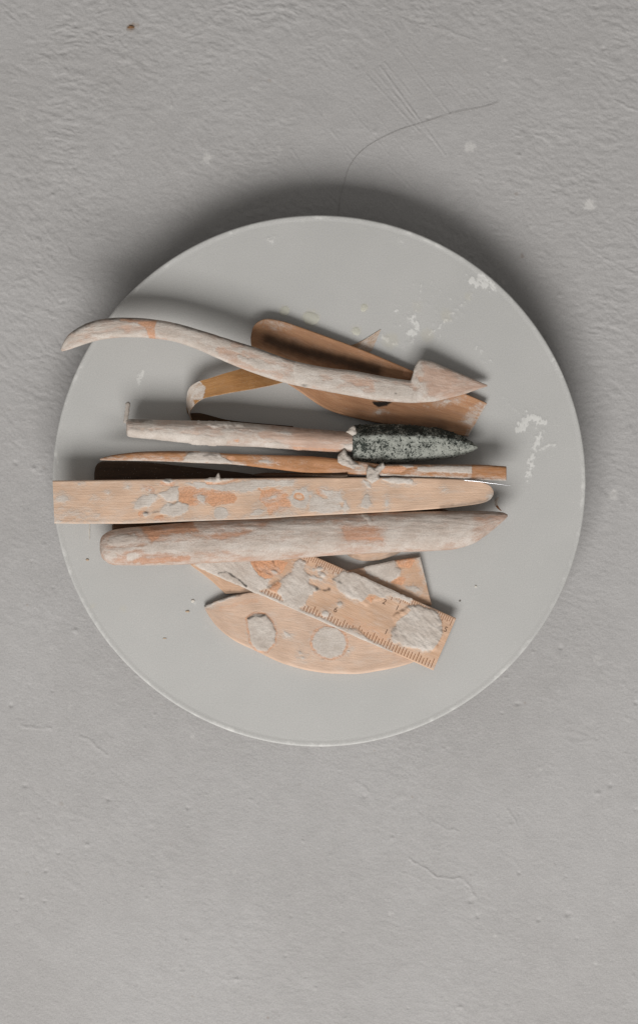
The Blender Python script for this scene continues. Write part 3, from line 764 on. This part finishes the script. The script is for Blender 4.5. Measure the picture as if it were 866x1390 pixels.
# ------------------------------------------------------------------ leaf shaped flexible rib
def leafz(t, v): return -2.2 * (1 - v ** 2) * np.sin(np.clip(t, 0, 1) * math.pi) + 2.0 * np.maximum(v, 0) ** 2
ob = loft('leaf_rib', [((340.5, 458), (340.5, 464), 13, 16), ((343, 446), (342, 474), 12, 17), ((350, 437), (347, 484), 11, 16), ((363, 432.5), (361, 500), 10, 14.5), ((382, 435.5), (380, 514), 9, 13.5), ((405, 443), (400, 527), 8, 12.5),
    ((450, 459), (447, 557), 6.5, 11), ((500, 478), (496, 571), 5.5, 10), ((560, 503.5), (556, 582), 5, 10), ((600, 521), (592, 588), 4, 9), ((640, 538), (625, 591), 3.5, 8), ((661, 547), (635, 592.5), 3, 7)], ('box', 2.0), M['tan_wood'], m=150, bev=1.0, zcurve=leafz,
    spec=dict(base=-.3, k=.3, wet=-.2, blobs=[('d', p((505, 545), (532, 545), (525, 551), (513, 553), (507, 549)), dict(lvl=.97, jit=.8, soft=.8)), ('c', e(514, 560, 5, 2.5), dict(jit=1.5, amt=.8)), ('d', l(8, (364, 461), (390, 470), (420, 479), (460, 489), (510, 503)), dict(lvl=.76, soft=8, jit=2)), ('d', l(6, (470, 572), (540, 578), (600, 582)), dict(lvl=.6, soft=9, jit=2)),  # long stripe and lower band: shadows of modelling tool and rasp, painted in
        ('c', p((640, 556), (654, 550), (648, 570), (640, 580), (628, 572)), dict(lvl=.62, soft=5)), ('c', e(606, 545, 9, 2.2, -10), dict(t=.6)), ('c', l(1.2, (661, 547), (635, 592)), dict(lvl=.75)), ('o', p((548, 496), (566, 508), (560, 516), (545, 510)), dict(amt=.5)),
        ('c', e(374, 440, 6, 1.5, 10), dict(lvl=.35))]))
tag(ob, 'broad leaf-shaped tan rib lying under the curved modelling tool', 'clay tool')

# ------------------------------------------------------------------ curved modelling tool (top of the pile)
def c_(top, bot, zb, zt): return (top, bot, zb, zt)
ob = loft('modelling_tool', [c_((83, 474), (84.5, 477), 34, 38), c_((86, 466), (93, 475), 32, 42), c_((93, 455), (106, 470.5), 31, 46), c_((104, 446.5), (120, 466), 30, 50), c_((119, 438.5), (134, 462), 30, 52), c_((138, 433.5), (150, 459.5), 30, 53), c_((162, 431), (170, 458), 30, 53), c_((185, 431.5), (188, 458), 31, 54),
    c_((213, 434), (212, 460), 32, 54), c_((240, 439), (233, 463), 33, 55), c_((275, 449), (262, 472), 34, 56), c_((310, 460), (297, 487), 37, 57), c_((345, 471), (330, 501), 37, 56), c_((400, 490), (386, 519.5), 33, 50), c_((440, 498.5), (430, 529), 27, 44), c_((480, 503.5), (474, 537), 20, 38),
    c_((520, 511), (516, 544), 14, 33.5), c_((548, 515.5), (547, 546.5), 13.5, 33), c_((557, 516.5), (556, 547), 13, 32), c_((559.5, 510), (562, 547), 12.7, 31.5), c_((564, 495), (569, 546.5), 12.4, 31), c_((570, 488), (578, 546), 12, 30), c_((586, 491), (590, 545), 11.5, 28), c_((605, 499), (606, 541), 11, 26), c_((630, 509.5), (630, 535), 10, 22), c_((650, 518), (650, 528), 9, 17), c_((661, 522.5), (661, 524.5), 9, 13)],
    3.2, M['grey_wood'], m=110, rough=.4, rscale=(22, 5), ds=1.1,
    spec=dict(base=.70, k=.62, scale=(34, 11), wet=-.05, blobs=[
        ('o', p((186, 438), (215, 434), (210, 444), (212, 461), (203, 460), (198, 445)), dict(jit=1.4)), ('o', l(2.2, (165, 434), (190, 436), (212, 437)), dict(amt=0.58, jit=1.5)), ('o', e(172, 445, 7, 4, 20), dict(amt=0.43)), ('o', e(148, 449, 9, 4, -5), dict(amt=0.25)), ('o', e(121, 458, 4, 3), dict(amt=0.32)), ('o', e(108, 462, 4, 2), dict(amt=0.29)),
        ('c', p((216, 437), (250, 443), (300, 460), (296, 484), (250, 468), (214, 458)), dict(lvl=.8, amt=.8)), ('o', l(4, (296, 474), (315, 480), (338, 487)), dict(amt=0.47)), ('o', e(322, 468, 9, 4, 15), dict(amt=0.32)), ('o', l(3, (330, 478), (360, 488), (392, 497)), dict(amt=0.29)), ('o', l(4, (300, 480), (345, 498), (380, 510)), dict(amt=0.36)), ('c', e(345, 493, 22, 4, 22), dict(lvl=1.0, t=.5)),
        ('c', p((398, 494), (430, 500), (440, 526), (400, 520)), dict(lvl=.9, amt=.8, t=.5)), ('o', p((462, 508), (500, 513), (540, 524), (530, 530), (490, 524), (462, 516)), dict(amt=0.40, jit=3)), ('o', e(505, 530, 14, 3.5, 10), dict(amt=0.36)), ('c', p((508, 518), (545, 522), (575, 536), (560, 546), (510, 540)), dict(lvl=.95, amt=.85)),
        ('o', p((565, 512), (584, 505), (586, 517), (570, 520)), dict(amt=0.50)), ('c', l(2, (559, 515), (564, 497), (571, 489)), dict(lvl=1, t=1)), ('w', p((574, 494), (610, 503), (661, 523), (612, 540), (584, 536), (576, 520)), dict(amt=.72, soft=5)), ('o', p((586, 500), (640, 516), (625, 528), (588, 530)), dict(amt=0.27, soft=5)), ('d', e(537, 534, 1.2, 1), dict(lvl=.7, jit=.2)), ('d', e(412, 523, 3.5, 1.2, 10), dict(lvl=.5, jit=.5)), ('c', e(415, 524, 6, 2, 10), dict(t=2, jit=.8)),
        ('d', l(2.2, (100, 450), (130, 434), (165, 430.5), (215, 433)), dict(lvl=.55, soft=2)), ('d', l(1.6, (240, 440), (310, 460), (400, 491)), dict(lvl=.45, soft=1.6)), ('c', e(337, 469, 6, 1.6, 15), dict(t=.8, jit=.6)), ('d', l(1.2, (331, 467.5), (345, 471.5)), dict(lvl=.6))]))  # dark upper edge: shade of the side away from the window, painted in
tag(ob, 'long curved modelling tool caked in grey clay with a notched spade-shaped tip', 'clay tool')

# ------------------------------------------------------------------ rasp with round handle
def build_rasp():
    root = thing('rasp_tool', (400, 600, 16), 'round-handled rasp with a black gritty pointed head speckled with grey clay', 'rasp')
    loft('handle', hk([(172, 571, 588, 22, 40), (173.5, 569.5, 592, 18, 46), (178, 569, 593.5, 17, 47), (205, 569.5, 596, 17, 47), (240, 570.5, 600, 16, 48), (300, 572, 605, 16, 48), (350, 575.5, 607, 16, 48), (394, 579.5, 610, 16, 48), (440, 583.5, 613, 16, 48), (470, 586.5, 614, 17, 47), (478.5, 588, 613, 18, 46)]),
         'round', M['grey_wood'], root, rough=.5, rscale=(22, 4), m=84, spec=dict(base=.62, k=.5, scale=(36, 9), wet=-.1, blobs=[
            ('c', l(7, (180, 588), (240, 596), (300, 600)), dict(t=1.2, lvl=1.0)), ('c', e(275, 601, 26, 6, 5), dict(t=3.0, jit=3)), ('c', e(300, 575, 26, 4, 4), dict(t=2.2, jit=3)), ('c', e(372, 605, 12, 5, 4), dict(t=1.8)), ('c', e(404, 610, 6, 3), dict(t=1.5)),
            ('w', p((398, 580), (476, 586), (476, 614), (430, 612), (395, 606)), dict(amt=.75, soft=8)), ('o', l(4, (355, 590), (400, 596), (440, 599), (472, 601)), dict(amt=.35)), ('o', l(2.6, (400, 608), (440, 611), (470, 613)), dict(amt=.6)), ('d', l(2.5, (180, 569), (205, 570)), dict(lvl=.5)), ('c', e(473, 606, 6, 4), dict(t=1.2)),
            ('o', e(321, 599, 4, 2), dict(amt=.7)), ('d', l(2, (290, 571), (340, 574), (395, 580), (470, 587)), dict(lvl=.4, soft=2))]))
    # ridge section: steep face away from the window, broad face towards it
    sec = ('poly', [(1.0, -.55), (.92, -.1), (.66, .55), (.44, .98), (.30, 1.0), (-.25, .78), (-.75, .42), (-1.0, .0), (-.9, -.5), (-.4, -.95), (.5, -1.0)])
    loft('rasp_head', hk([(477.5, 583, 627, 10, 44), (480, 578, 629, 8, 46), (500, 576, 629, 8, 47), (545, 576, 628, 8, 46), (577, 579, 625, 9, 44), (602, 583, 622.5, 11, 41), (625, 591, 618.5, 14, 37), (640, 600, 613, 18, 33), (648.5, 606, 608.5, 21, 27)]),
         sec, M['stone'], root, rough=3.0, rscale=(9, 9), m=90, ds=1.1, sharp=70, spec=dict(base=.53, k=.25, blobs=[('w', p((470, 570), (650, 570), (655, 606), (640, 602), (625, 597), (602, 592), (577, 595), (540, 593), (479, 590)), dict(amt=.8, jit=3, soft=3)), ('w', e(499, 608, 9, 8), dict(amt=.5, soft=5)), ('w', l(4, (480, 602), (481, 622)), dict(amt=.8)), ('c', e(645, 607, 7, 3), dict(lvl=1)), ('c', l(3, (484, 626), (540, 624), (600, 618)), dict(lvl=.85, soft=4)), ('c', l(2.2, (482, 593), (530, 594), (577, 597), (602, 595)), dict(lvl=.9, soft=3))]))
    relief('clay_lump', p((470, 586), (478, 579), (482, 580), (484, 590), (479, 592)), 40, 5, M['clay'], root, seed=5)
build_rasp()

# ------------------------------------------------------------------ dark slat, thin spatula, needle
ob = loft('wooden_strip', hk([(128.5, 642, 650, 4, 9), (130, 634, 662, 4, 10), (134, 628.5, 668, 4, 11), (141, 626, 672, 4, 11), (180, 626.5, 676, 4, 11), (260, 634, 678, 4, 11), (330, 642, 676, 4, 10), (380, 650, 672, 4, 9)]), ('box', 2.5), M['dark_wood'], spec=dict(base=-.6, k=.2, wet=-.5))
tag(ob, 'dark brown round-ended slat in the shadow between the thin spatula and broad spatula', 'clay tool')

ob = loft('thin_spatula', hk([(136, 622.6, 624.6, 36, 39), (150, 618.5, 625, 35, 41), (165, 616, 625.2, 34, 42), (195, 613, 625.6, 33, 44), (228, 612.2, 626.6, 32, 45), (260, 612.5, 628.2, 32, 45), (315, 616, 630.5, 32, 45), (345, 617, 633.5, 32, 45), (378, 618, 637.5, 32, 45), (415, 619, 641.5, 32, 45), (459, 623, 643, 32, 45), (500, 628, 645, 32, 45), (521, 630.5, 646, 32, 45), (600, 630.5, 649, 32, 45), (641, 630.5, 651, 32, 46), (687, 633, 652.5, 33, 45)]),
    3.4, M['orange_wood'], bev=1.2, m=64, rough=.3, spec=dict(base=-.1, k=.45, scale=(30, 8), wet=.35, blobs=[
        ('d', l(3.5, (140, 619), (195, 613), (260, 613)), dict(lvl=.45, soft=2.5)), ('c', p((247, 628), (254, 617), (262, 613), (296, 614), (302, 620), (318, 630), (280, 628)), dict(t=1.4, jit=1.5)), ('d', l(1, (277, 619), (286, 617), (294, 619)), dict(lvl=.55, jit=.5)), ('c', l(1.6, (136, 625), (200, 625.5), (262, 628), (330, 631)), dict(lvl=.7, jit=1)),  # dark upper edge: shading of the rounded side, painted in
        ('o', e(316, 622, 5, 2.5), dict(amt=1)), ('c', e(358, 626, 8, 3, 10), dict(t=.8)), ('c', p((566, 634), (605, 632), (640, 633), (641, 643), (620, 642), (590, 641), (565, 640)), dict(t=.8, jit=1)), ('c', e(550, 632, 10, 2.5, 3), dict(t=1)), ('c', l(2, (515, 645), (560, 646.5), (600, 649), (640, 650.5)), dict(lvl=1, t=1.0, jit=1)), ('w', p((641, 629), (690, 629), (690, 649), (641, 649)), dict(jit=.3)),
        ('o', l(4.5, (522, 638), (545, 637)), dict(amt=.9)), ('c', l(1.3, (643, 651), (688, 652)), dict(lvl=.9, jit=.6)), ('c', p((477, 634), (490, 630), (497, 634), (492, 641), (480, 640)), dict(lvl=.7)), ('d', l(1.8, (522, 630.3), (640, 630), (688, 632.5)), dict(lvl=.35))]))  # right part of the upper edge darkened too, as painted shading
tag(ob, 'long thin orange-brown wooden spatula between the rasp and the broad spatula', 'clay tool')

def build_needle():
    root = thing('needle_tool', (480, 645, 38), 'fine steel needle tool whose bright point sticks out right of the spatulas', 'needle tool')
    tube('needle', [(470, 644.5, 36), (560, 648.2, 38), (620, 651, 44), (645, 653, 48.6), (672, 656.6, 49.5), (694, 659.4, 49.5)], [.9, .9, .9, .9, .7, .12], M['steel'], root, sub=6)
    tube('grip', [(345, 645, 30), (360, 645.5, 33), (420, 646, 39), (466, 645.5, 45), (472, 645, 46.5)], [1.5, 4.0, 3.8, 2.6, 1.6], M['dark_wood'], root, ns=16)
build_needle()

# ------------------------------------------------------------------ slim rod, hidden under the broad spatula
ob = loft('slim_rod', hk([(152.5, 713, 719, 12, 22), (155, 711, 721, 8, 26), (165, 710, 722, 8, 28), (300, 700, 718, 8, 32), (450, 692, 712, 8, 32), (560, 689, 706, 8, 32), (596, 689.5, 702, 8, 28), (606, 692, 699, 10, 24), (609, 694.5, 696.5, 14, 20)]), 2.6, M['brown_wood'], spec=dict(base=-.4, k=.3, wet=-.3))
tag(ob, 'dark brown slim rod almost hidden in the gap above the thick stick', 'clay tool')

# ------------------------------------------------------------------ broad flat spatula
ob = loft('broad_spatula', [((72, 652.3), (74.5, 710.5), 36, 47), ((100, 652), (101, 711), 36, 47), ((157, 651.3), (157, 711), 36, 47), ((260, 650), (260, 707.5), 36, 47), ((360, 648.8), (360, 704), 36, 47), ((400, 648.5), (400, 701.3), 36, 47), ((480, 648), (480, 697.3), 36, 47), ((548, 648.2), (548, 693.7), 36.5, 47), ((600, 649.5), (600, 690), 37, 47), ((632, 651.2), (632, 686.5), 37.5, 47), ((650, 653.5), (650, 683.8), 38, 47), ((660, 656.5), (660, 681), 38.5, 46.5), ((666, 660.5), (666, 677), 39, 46), ((669.5, 666.5), (669.5, 671), 40, 45)],
    ('box', 2.2), M['pale_wood'], m=140, bev=.0, spec=dict(base=.0, k=.32, scale=(40, 22), wet=-.1, wk=.25, blobs=[
        ('c', e(85, 677, 9, 6, 10), dict(lvl=.75)), ('c', l(3, (80, 695), (105, 697), (130, 699)), dict(lvl=.5)), ('c', e(108, 657, 2.6, 2, 0), dict(jit=.8)), ('c', e(174, 660.5, 2, 2), dict(jit=.4)), ('c', e(130, 678, 3, 2), dict(lvl=.6)), ('c', e(148, 669, 2.5, 2), dict(lvl=.7)),
        ('c', p((183, 684), (190, 676), (205, 670), (216, 671), (210, 680), (202, 688), (184, 690)), dict(t=.8)), ('c', p((216, 670), (232, 662), (242, 660), (242, 680), (228, 681)), dict(t=.9, jit=1)), ('c', p((222, 686), (240, 681), (258, 684), (252, 698), (230, 700), (216, 696)), dict(t=.7, jit=3)),
        ('o', e(203, 664, 9, 4.5, 22), dict(amt=.95)), ('c', e(203, 664.5, 4, 1.8, 22), dict(lvl=.8)), ('o', e(228, 656, 11, 5, 0), dict(amt=.8)), ('c', e(228, 653, 8, 3.6, 0), dict(t=2.2, jit=1)), ('d', l(.9, (224, 652), (231, 653.5)), dict(lvl=.8, jit=.4)), ('o', e(218, 703, 9, 4.5), dict(amt=.9)), ('o', e(194, 698, 6, 5), dict(amt=.9)), ('c', e(198, 698.5, 3.4, 3.4), dict(t=1.6, jit=.7)), ('d', e(199, 695.5, 2.4, 1), dict(lvl=.8, jit=.3)), ('d', l(.8, (231, 686), (241, 681)), dict(lvl=.7, jit=.4)), ('d', l(.9, (208, 696), (216, 694)), dict(lvl=.6, jit=.6)),
        ('o', p((243, 664), (262, 656), (285, 664), (296, 660), (320, 670), (318, 684), (296, 688), (275, 682), (262, 688), (244, 680)), dict(amt=.85, jit=4)), ('c', p((248, 654), (275, 654), (300, 656), (330, 652), (400, 652), (396, 660), (362, 661), (340, 668), (318, 667), (290, 664), (262, 662)), dict(lvl=.85, jit=3)), ('c', e(273, 677, 5.5, 5), dict(t=.6)), ('c', e(300, 697, 9.5, 9.5), dict(jit=1.2)), ('c', p((336, 700), (352, 690), (360, 693), (352, 700)), dict(jit=1.5)),
        ('c', e(291, 652, 11, 4, 0), dict(t=4, jit=1)), ('o', l(1.6, (281, 656), (303, 656.5), (322, 651)), dict(amt=.9, jit=.8)), ('c', e(310, 650.5, 8, 2, -8), dict(t=1.6)),
        ('o', p((352, 678), (356, 666), (368, 662), (384, 664), (394, 676), (396, 688), (382, 696), (366, 700), (362, 690)), dict(amt=.95, jit=2.5)), ('c', e(370, 675, 7, 1.8, -20), dict(lvl=.8)), ('o', p((344, 664), (352, 662), (354, 666)), dict(amt=.7)),
        ('c', p((392, 676), (400, 664), (416, 660), (422, 676), (414, 690), (400, 690)), dict(lvl=.9)), ('o', e(406, 674, 7, 5.5, 20), dict(amt=1, jit=1)), ('w', e(406, 674, 4.2, 3, 20), dict(jit=.8)), ('c', p((422, 668), (440, 676), (460, 682), (468, 692), (440, 698), (420, 692)), dict(lvl=.85)), ('o', e(444, 670, 16, 6, 15), dict(amt=.6)), ('c', p((436, 664), (462, 667), (466, 680), (450, 684)), dict(lvl=.8)),
        ('c', p((468, 680), (474, 690), (468, 697), (464, 690)), dict(t=.5)), ('c', p((494, 672), (500, 670), (504, 684), (498, 691), (490, 688)), dict(t=.8, jit=1)), ('c', e(525, 683, 2.4, 4.5, 0), dict(jit=.6)), ('c', p((493, 652), (500, 655), (503, 662), (497, 660)), dict(t=1)), ('c', p((518, 650), (535, 647), (556, 650), (560, 655), (540, 657), (528, 655)), dict(t=1.6, jit=1.2)), ('c', e(554, 654, 5, 2.5), dict(t=1.4)), ('c', e(666, 676, 4, 6, 30), dict(lvl=.9)),
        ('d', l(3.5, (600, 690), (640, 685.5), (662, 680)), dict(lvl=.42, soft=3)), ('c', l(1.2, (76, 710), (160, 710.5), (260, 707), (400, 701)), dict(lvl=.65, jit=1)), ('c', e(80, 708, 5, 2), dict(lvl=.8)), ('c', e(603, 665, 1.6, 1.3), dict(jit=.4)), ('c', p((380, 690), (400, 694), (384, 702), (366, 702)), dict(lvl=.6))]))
tag(ob, 'broad flat pale wooden spatula with clay patches and orange damp stains, overhanging the board', 'clay tool')

# ------------------------------------------------------------------ thick round stick
ob = loft('thick_stick', hk([(136, 736, 748, 30, 40), (138, 730, 755, 26, 45), (142, 725, 760.5, 22, 49), (149, 721, 765, 19, 52), (158, 718.5, 767.2, 18, 53), (191, 715, 767.5, 17, 54), (230, 711, 767, 17, 54), (270, 707.5, 765, 17.5, 54), (360, 703, 761, 18, 54), (480, 696.5, 752, 18, 54), (540, 694.6, 749.5, 18, 53.5), (582, 694, 748, 18, 53), (610, 693.8, 746.5, 18, 52), (630, 693.7, 742.5, 18, 51), (645, 693.8, 736.5, 19, 50), (660, 694, 726.5, 20, 48), (675, 694.6, 714, 23, 45), (684, 696, 706, 26, 42), (688.5, 698.5, 701.5, 30, 37)]),
    2.35, M['clay_stick'], rough=.7, rscale=(40, 6), m=120, ds=1.2, spec=dict(base=.60, k=.45, scale=(60, 12), wet=-.1, blobs=[
        ('c', e(165, 733, 20, 7, -10), dict(lvl=1, t=.8, jit=3)), ('c', l(6, (150, 755), (210, 745), (300, 740)), dict(lvl=.9, jit=4, soft=3)), ('o', p((192, 716), (262, 708), (270, 722), (220, 726), (206, 738), (200, 728)), dict(amt=.62, jit=3, soft=2.5)), ('d', p((200, 715), (260, 709), (264, 714), (210, 720)), dict(lvl=.3, soft=3)), ('o', e(178, 755, 22, 9, -8), dict(amt=.5, soft=3, jit=3)), ('c', e(180, 756, 10, 5, -15), dict(lvl=.85)), ('o', l(4, (185, 762), (220, 760), (255, 758)), dict(amt=.55, soft=2)),
        ('o', p((282, 726), (330, 722), (354, 716), (340, 712), (365, 708), (360, 718), (300, 734)), dict(amt=.5, soft=3, jit=3)), ('d', l(3, (310, 709), (360, 707), (480, 700)), dict(lvl=.25, soft=4, jit=2)), ('o', p((355, 728), (410, 726), (405, 733), (360, 737)), dict(amt=.4, soft=3)), ('o', p((460, 714), (500, 712), (516, 722), (520, 734), (470, 735)), dict(amt=.5, soft=4, jit=3)), ('o', l(1.2, (480, 731), (518, 731.5)), dict(amt=.6)),
        ('c', p((355, 715), (450, 708), (460, 735), (450, 750), (330, 755), (300, 745)), dict(lvl=.85, amt=.75, soft=4)), ('c', p((522, 703), (640, 697), (640, 735), (600, 745), (525, 745)), dict(lvl=.9, amt=.8, soft=5)), ('c', l(2, (492, 699), (500, 703), (502, 710)), dict(t=1.2)), ('o', e(612, 738, 14, 4, -8), dict(amt=.3, soft=3)), ('d', l(2.2, (600, 695), (680, 695)), dict(lvl=.3, soft=2))]))
tag(ob, 'thick round wooden stick coated in grey clay with a slanted cut tip', 'clay tool')

# ------------------------------------------------------------------ loose clay and crumbs
def loose(fn, label, cat, group=None, kind=None): tag(fn, label, cat, group, kind)
loose(relief('clay_lump', p((459, 619), (467, 609), (472, 618), (479, 625), (487, 631), (480, 636), (466, 632), (459, 628)), 42, 7, M['clay'], seed=11, jit=1.2), 'grey clay lump wedged between rasp head and thin spatula', 'clay lump', 'dried clay lumps')
loose(relief('clay_lump', p((500, 633), (508, 636), (520, 628), (523, 633), (513, 644), (515, 650), (505, 656), (498, 650), (498, 638)), 45, 6, M['clay'], seed=12, jit=1.2), 'grey clay lump bridging the thin spatula and broad spatula', 'clay lump', 'dried clay lumps')
loose(relief('clay_lump', l(2.2, (174, 549), (172.5, 560), (171, 572)), 0, 1.8, M['clay'], seed=13, jit=1.2, soft=3), 'upright clay smear stuck behind the end of the rasp handle', 'clay lump', 'dried clay lumps')
loose(relief('clay_lump', p((293, 650), (295, 644), (297, 642), (298, 646), (299, 652), (294, 654)), 46, 6, M['clay'], seed=14, jit=.6), 'tiny peaked clay blob on the upper edge of the broad spatula', 'clay lump', 'dried clay lumps')

def shaving():
    pts = [(676, 674.5, 6), (673.5, 679, 7), (673, 684, 6), (675.5, 689, 7), (680, 693.5, 9)]
    P = np.array(pts, float); t = np.arange(5.0); q = np.linspace(0, 4, 30)
    C = np.stack([pchip(t, P[:, k], q) for k in range(3)], 1); w = np.interp(q, t, [1.2, 2.6, 2.0, 1.4, .6])
    V = []; F = []
    for c, ww in zip(C, w):
        for dx, dz in ((-ww, 0), (0, ww * .7), (ww, 0), (0, -.6)): V.append((c[0] + dx, c[1] - dx * .25, c[2] + dz))
    for i in range(29):
        for j in range(4): F.append([i * 4 + j, i * 4 + (j + 1) % 4, (i + 1) * 4 + (j + 1) % 4, (i + 1) * 4 + j])
    F += [[3, 2, 1, 0], [116, 117, 118, 119]]
    yy = np.array(V)[:, 1]
    return link_mesh('clay_shaving', V, F, M['orange_wood'], None, dict(clay=sstep(689, 684, yy) * 1.2 - .1, wet=np.zeros(len(V)), dark=sstep(686, 692, yy) * .15), sharp=70)
loose(shaving(), 'small curled shaving standing at the cut tip of the thick stick', 'shaving')
loose(tube('clay_thread', [(122.2, 711, 1.2), (121.6, 720, 1.0), (122, 733, .9)], [.6, .9, .4], M['crumb_pale']), 'short pale thread hanging below the left end of the broad spatula', 'thread')
hz = GZ + 1.6
loose(tube('hair', [(459, 296, hz), (460.5, 275, hz), (466.5, 250, hz), (473, 229, hz), (487.5, 208, hz), (507, 193.5, hz), (541, 177, hz), (579, 165, hz), (621, 152, hz), (655, 145.5, hz), (676, 139, hz + .5)], [.21] * 11, M['hair'], ns=6), 'single long curved hair lying on the plaster above the board', 'hair')

def dome(c, r, h, seed):
    V = []; F = []; nr, ns = 8, 28
    for i in range(nr + 1):
        f = i / nr
        for j in range(ns):
            a = 2 * math.pi * j / ns; k = 1 + .10 * math.sin(2 * a + seed) + .05 * math.sin(3 * a + seed * 2)
            V.append((c[0] + r * max(f, .001) * k * math.cos(a), c[1] + r * max(f, .001) * k * math.sin(a), h * math.sqrt(max(0, 1 - f ** 2)) + .05))
    for i in range(nr):
        for j in range(ns): F.append([i * ns + j, (i + 1) * ns + j, (i + 1) * ns + (j + 1) % ns, i * ns + (j + 1) % ns])
    F.append([nr * ns + j for j in range(ns)])
    return link_mesh('dried_drop', V, F, M['drop'], None, sharp=60)
for (x, y, r, lab) in ((422, 432, 10, 'largest yellowish translucent drop, above the leaf-shaped rib'), (386.5, 422, 6.5, 'pale translucent drop above the left end of the leaf-shaped rib'), (483.5, 449.5, 5.5, 'small yellowish drop beside the tip of the curled strip'), (494, 417.5, 5, 'faint yellowish drop farthest above the pile of tools')):
    loose(dome((x, y), r, r * .12, x), lab, 'drop', 'dried drops on the board')

loose(lump('brown_crumb', (178, 37, GZ), (3.6, 1.7, .7), M['crumb_brown'], 3, nz=.75), 'rust brown crumb on the plaster near the top edge of the picture', 'crumb')
loose(lump('brown_crumb', (224, 866.5, 0), (2.8, .8, .4), M['crumb_tan'], 4), 'tiny brown splinter on the board left of the kidney', 'crumb')
loose(lump('tan_crumb', (255, 830, 0), (2.6, 1.4, .7), M['crumb_tan'], 6), 'tan wood crumb on the board by the kidney tip', 'crumb')
loose(lump('pale_crumb', (262, 816, 0), (2.4, 2.2, .8), M['crumb_pale'], 7), 'pale clay crumb on the board above the kidney tip', 'crumb')
loose(lump('pale_crumb', (645.5, 796, 0), (1.6, 1.2, .7), M['crumb_pale'], 8), 'pale clay grain on the bare board right of the wooden scraper', 'crumb')
loose(lump('dark_crumb', (624, 816, 0), (1.2, 1, .8), M['crumb_dark'], 9), 'dark speck on the board just above the ruler end', 'crumb')
loose(lump('tan_crumb', (119, 760, 0), (2.2, 1.4, .7), M['crumb_tan'], 10), 'tan crumb on the board left of the thick stick', 'crumb')

# ------------------------------------------------------------------ camera, light, world
cam = bpy.data.cameras.new('camera'); co = bpy.data.objects.new('camera', cam); COL.objects.link(co)
co.location = (0, 0, (H - GZ) * S); co.rotation_euler = (0, 0, 0)
cam.sensor_fit = 'VERTICAL'; cam.sensor_height = 24.0; cam.lens = 24.0 * H / 1390.0
cam.clip_start = .05; cam.clip_end = 50
sc.camera = co

la = bpy.data.lights.new('window_light', 'AREA'); la.shape = 'RECTANGLE'; la.size = 2.3; la.size_y = 1.25; la.energy = 104; la.color = (1.0, .988, .975)
lo = bpy.data.objects.new('window_light', la); COL.objects.link(lo)
from mathutils import Vector
d = Vector((-.16, -1.0, 1.0)).normalized() * 3.0
lo.location = d; lo.rotation_euler = (-d).to_track_quat('-Z', 'Y').to_euler()

w = bpy.data.worlds.new('World'); sc.world = w; w.use_nodes = True
bg = w.node_tree.nodes['Background']; bg.inputs[0].default_value = (1.0, .98, .95, 1); bg.inputs[1].default_value = .225
sc.view_settings.view_transform = 'Standard'; sc.view_settings.look = 'None'; sc.view_settings.exposure = 0; sc.view_settings.gamma = 1
sc.render.engine = 'CYCLES'
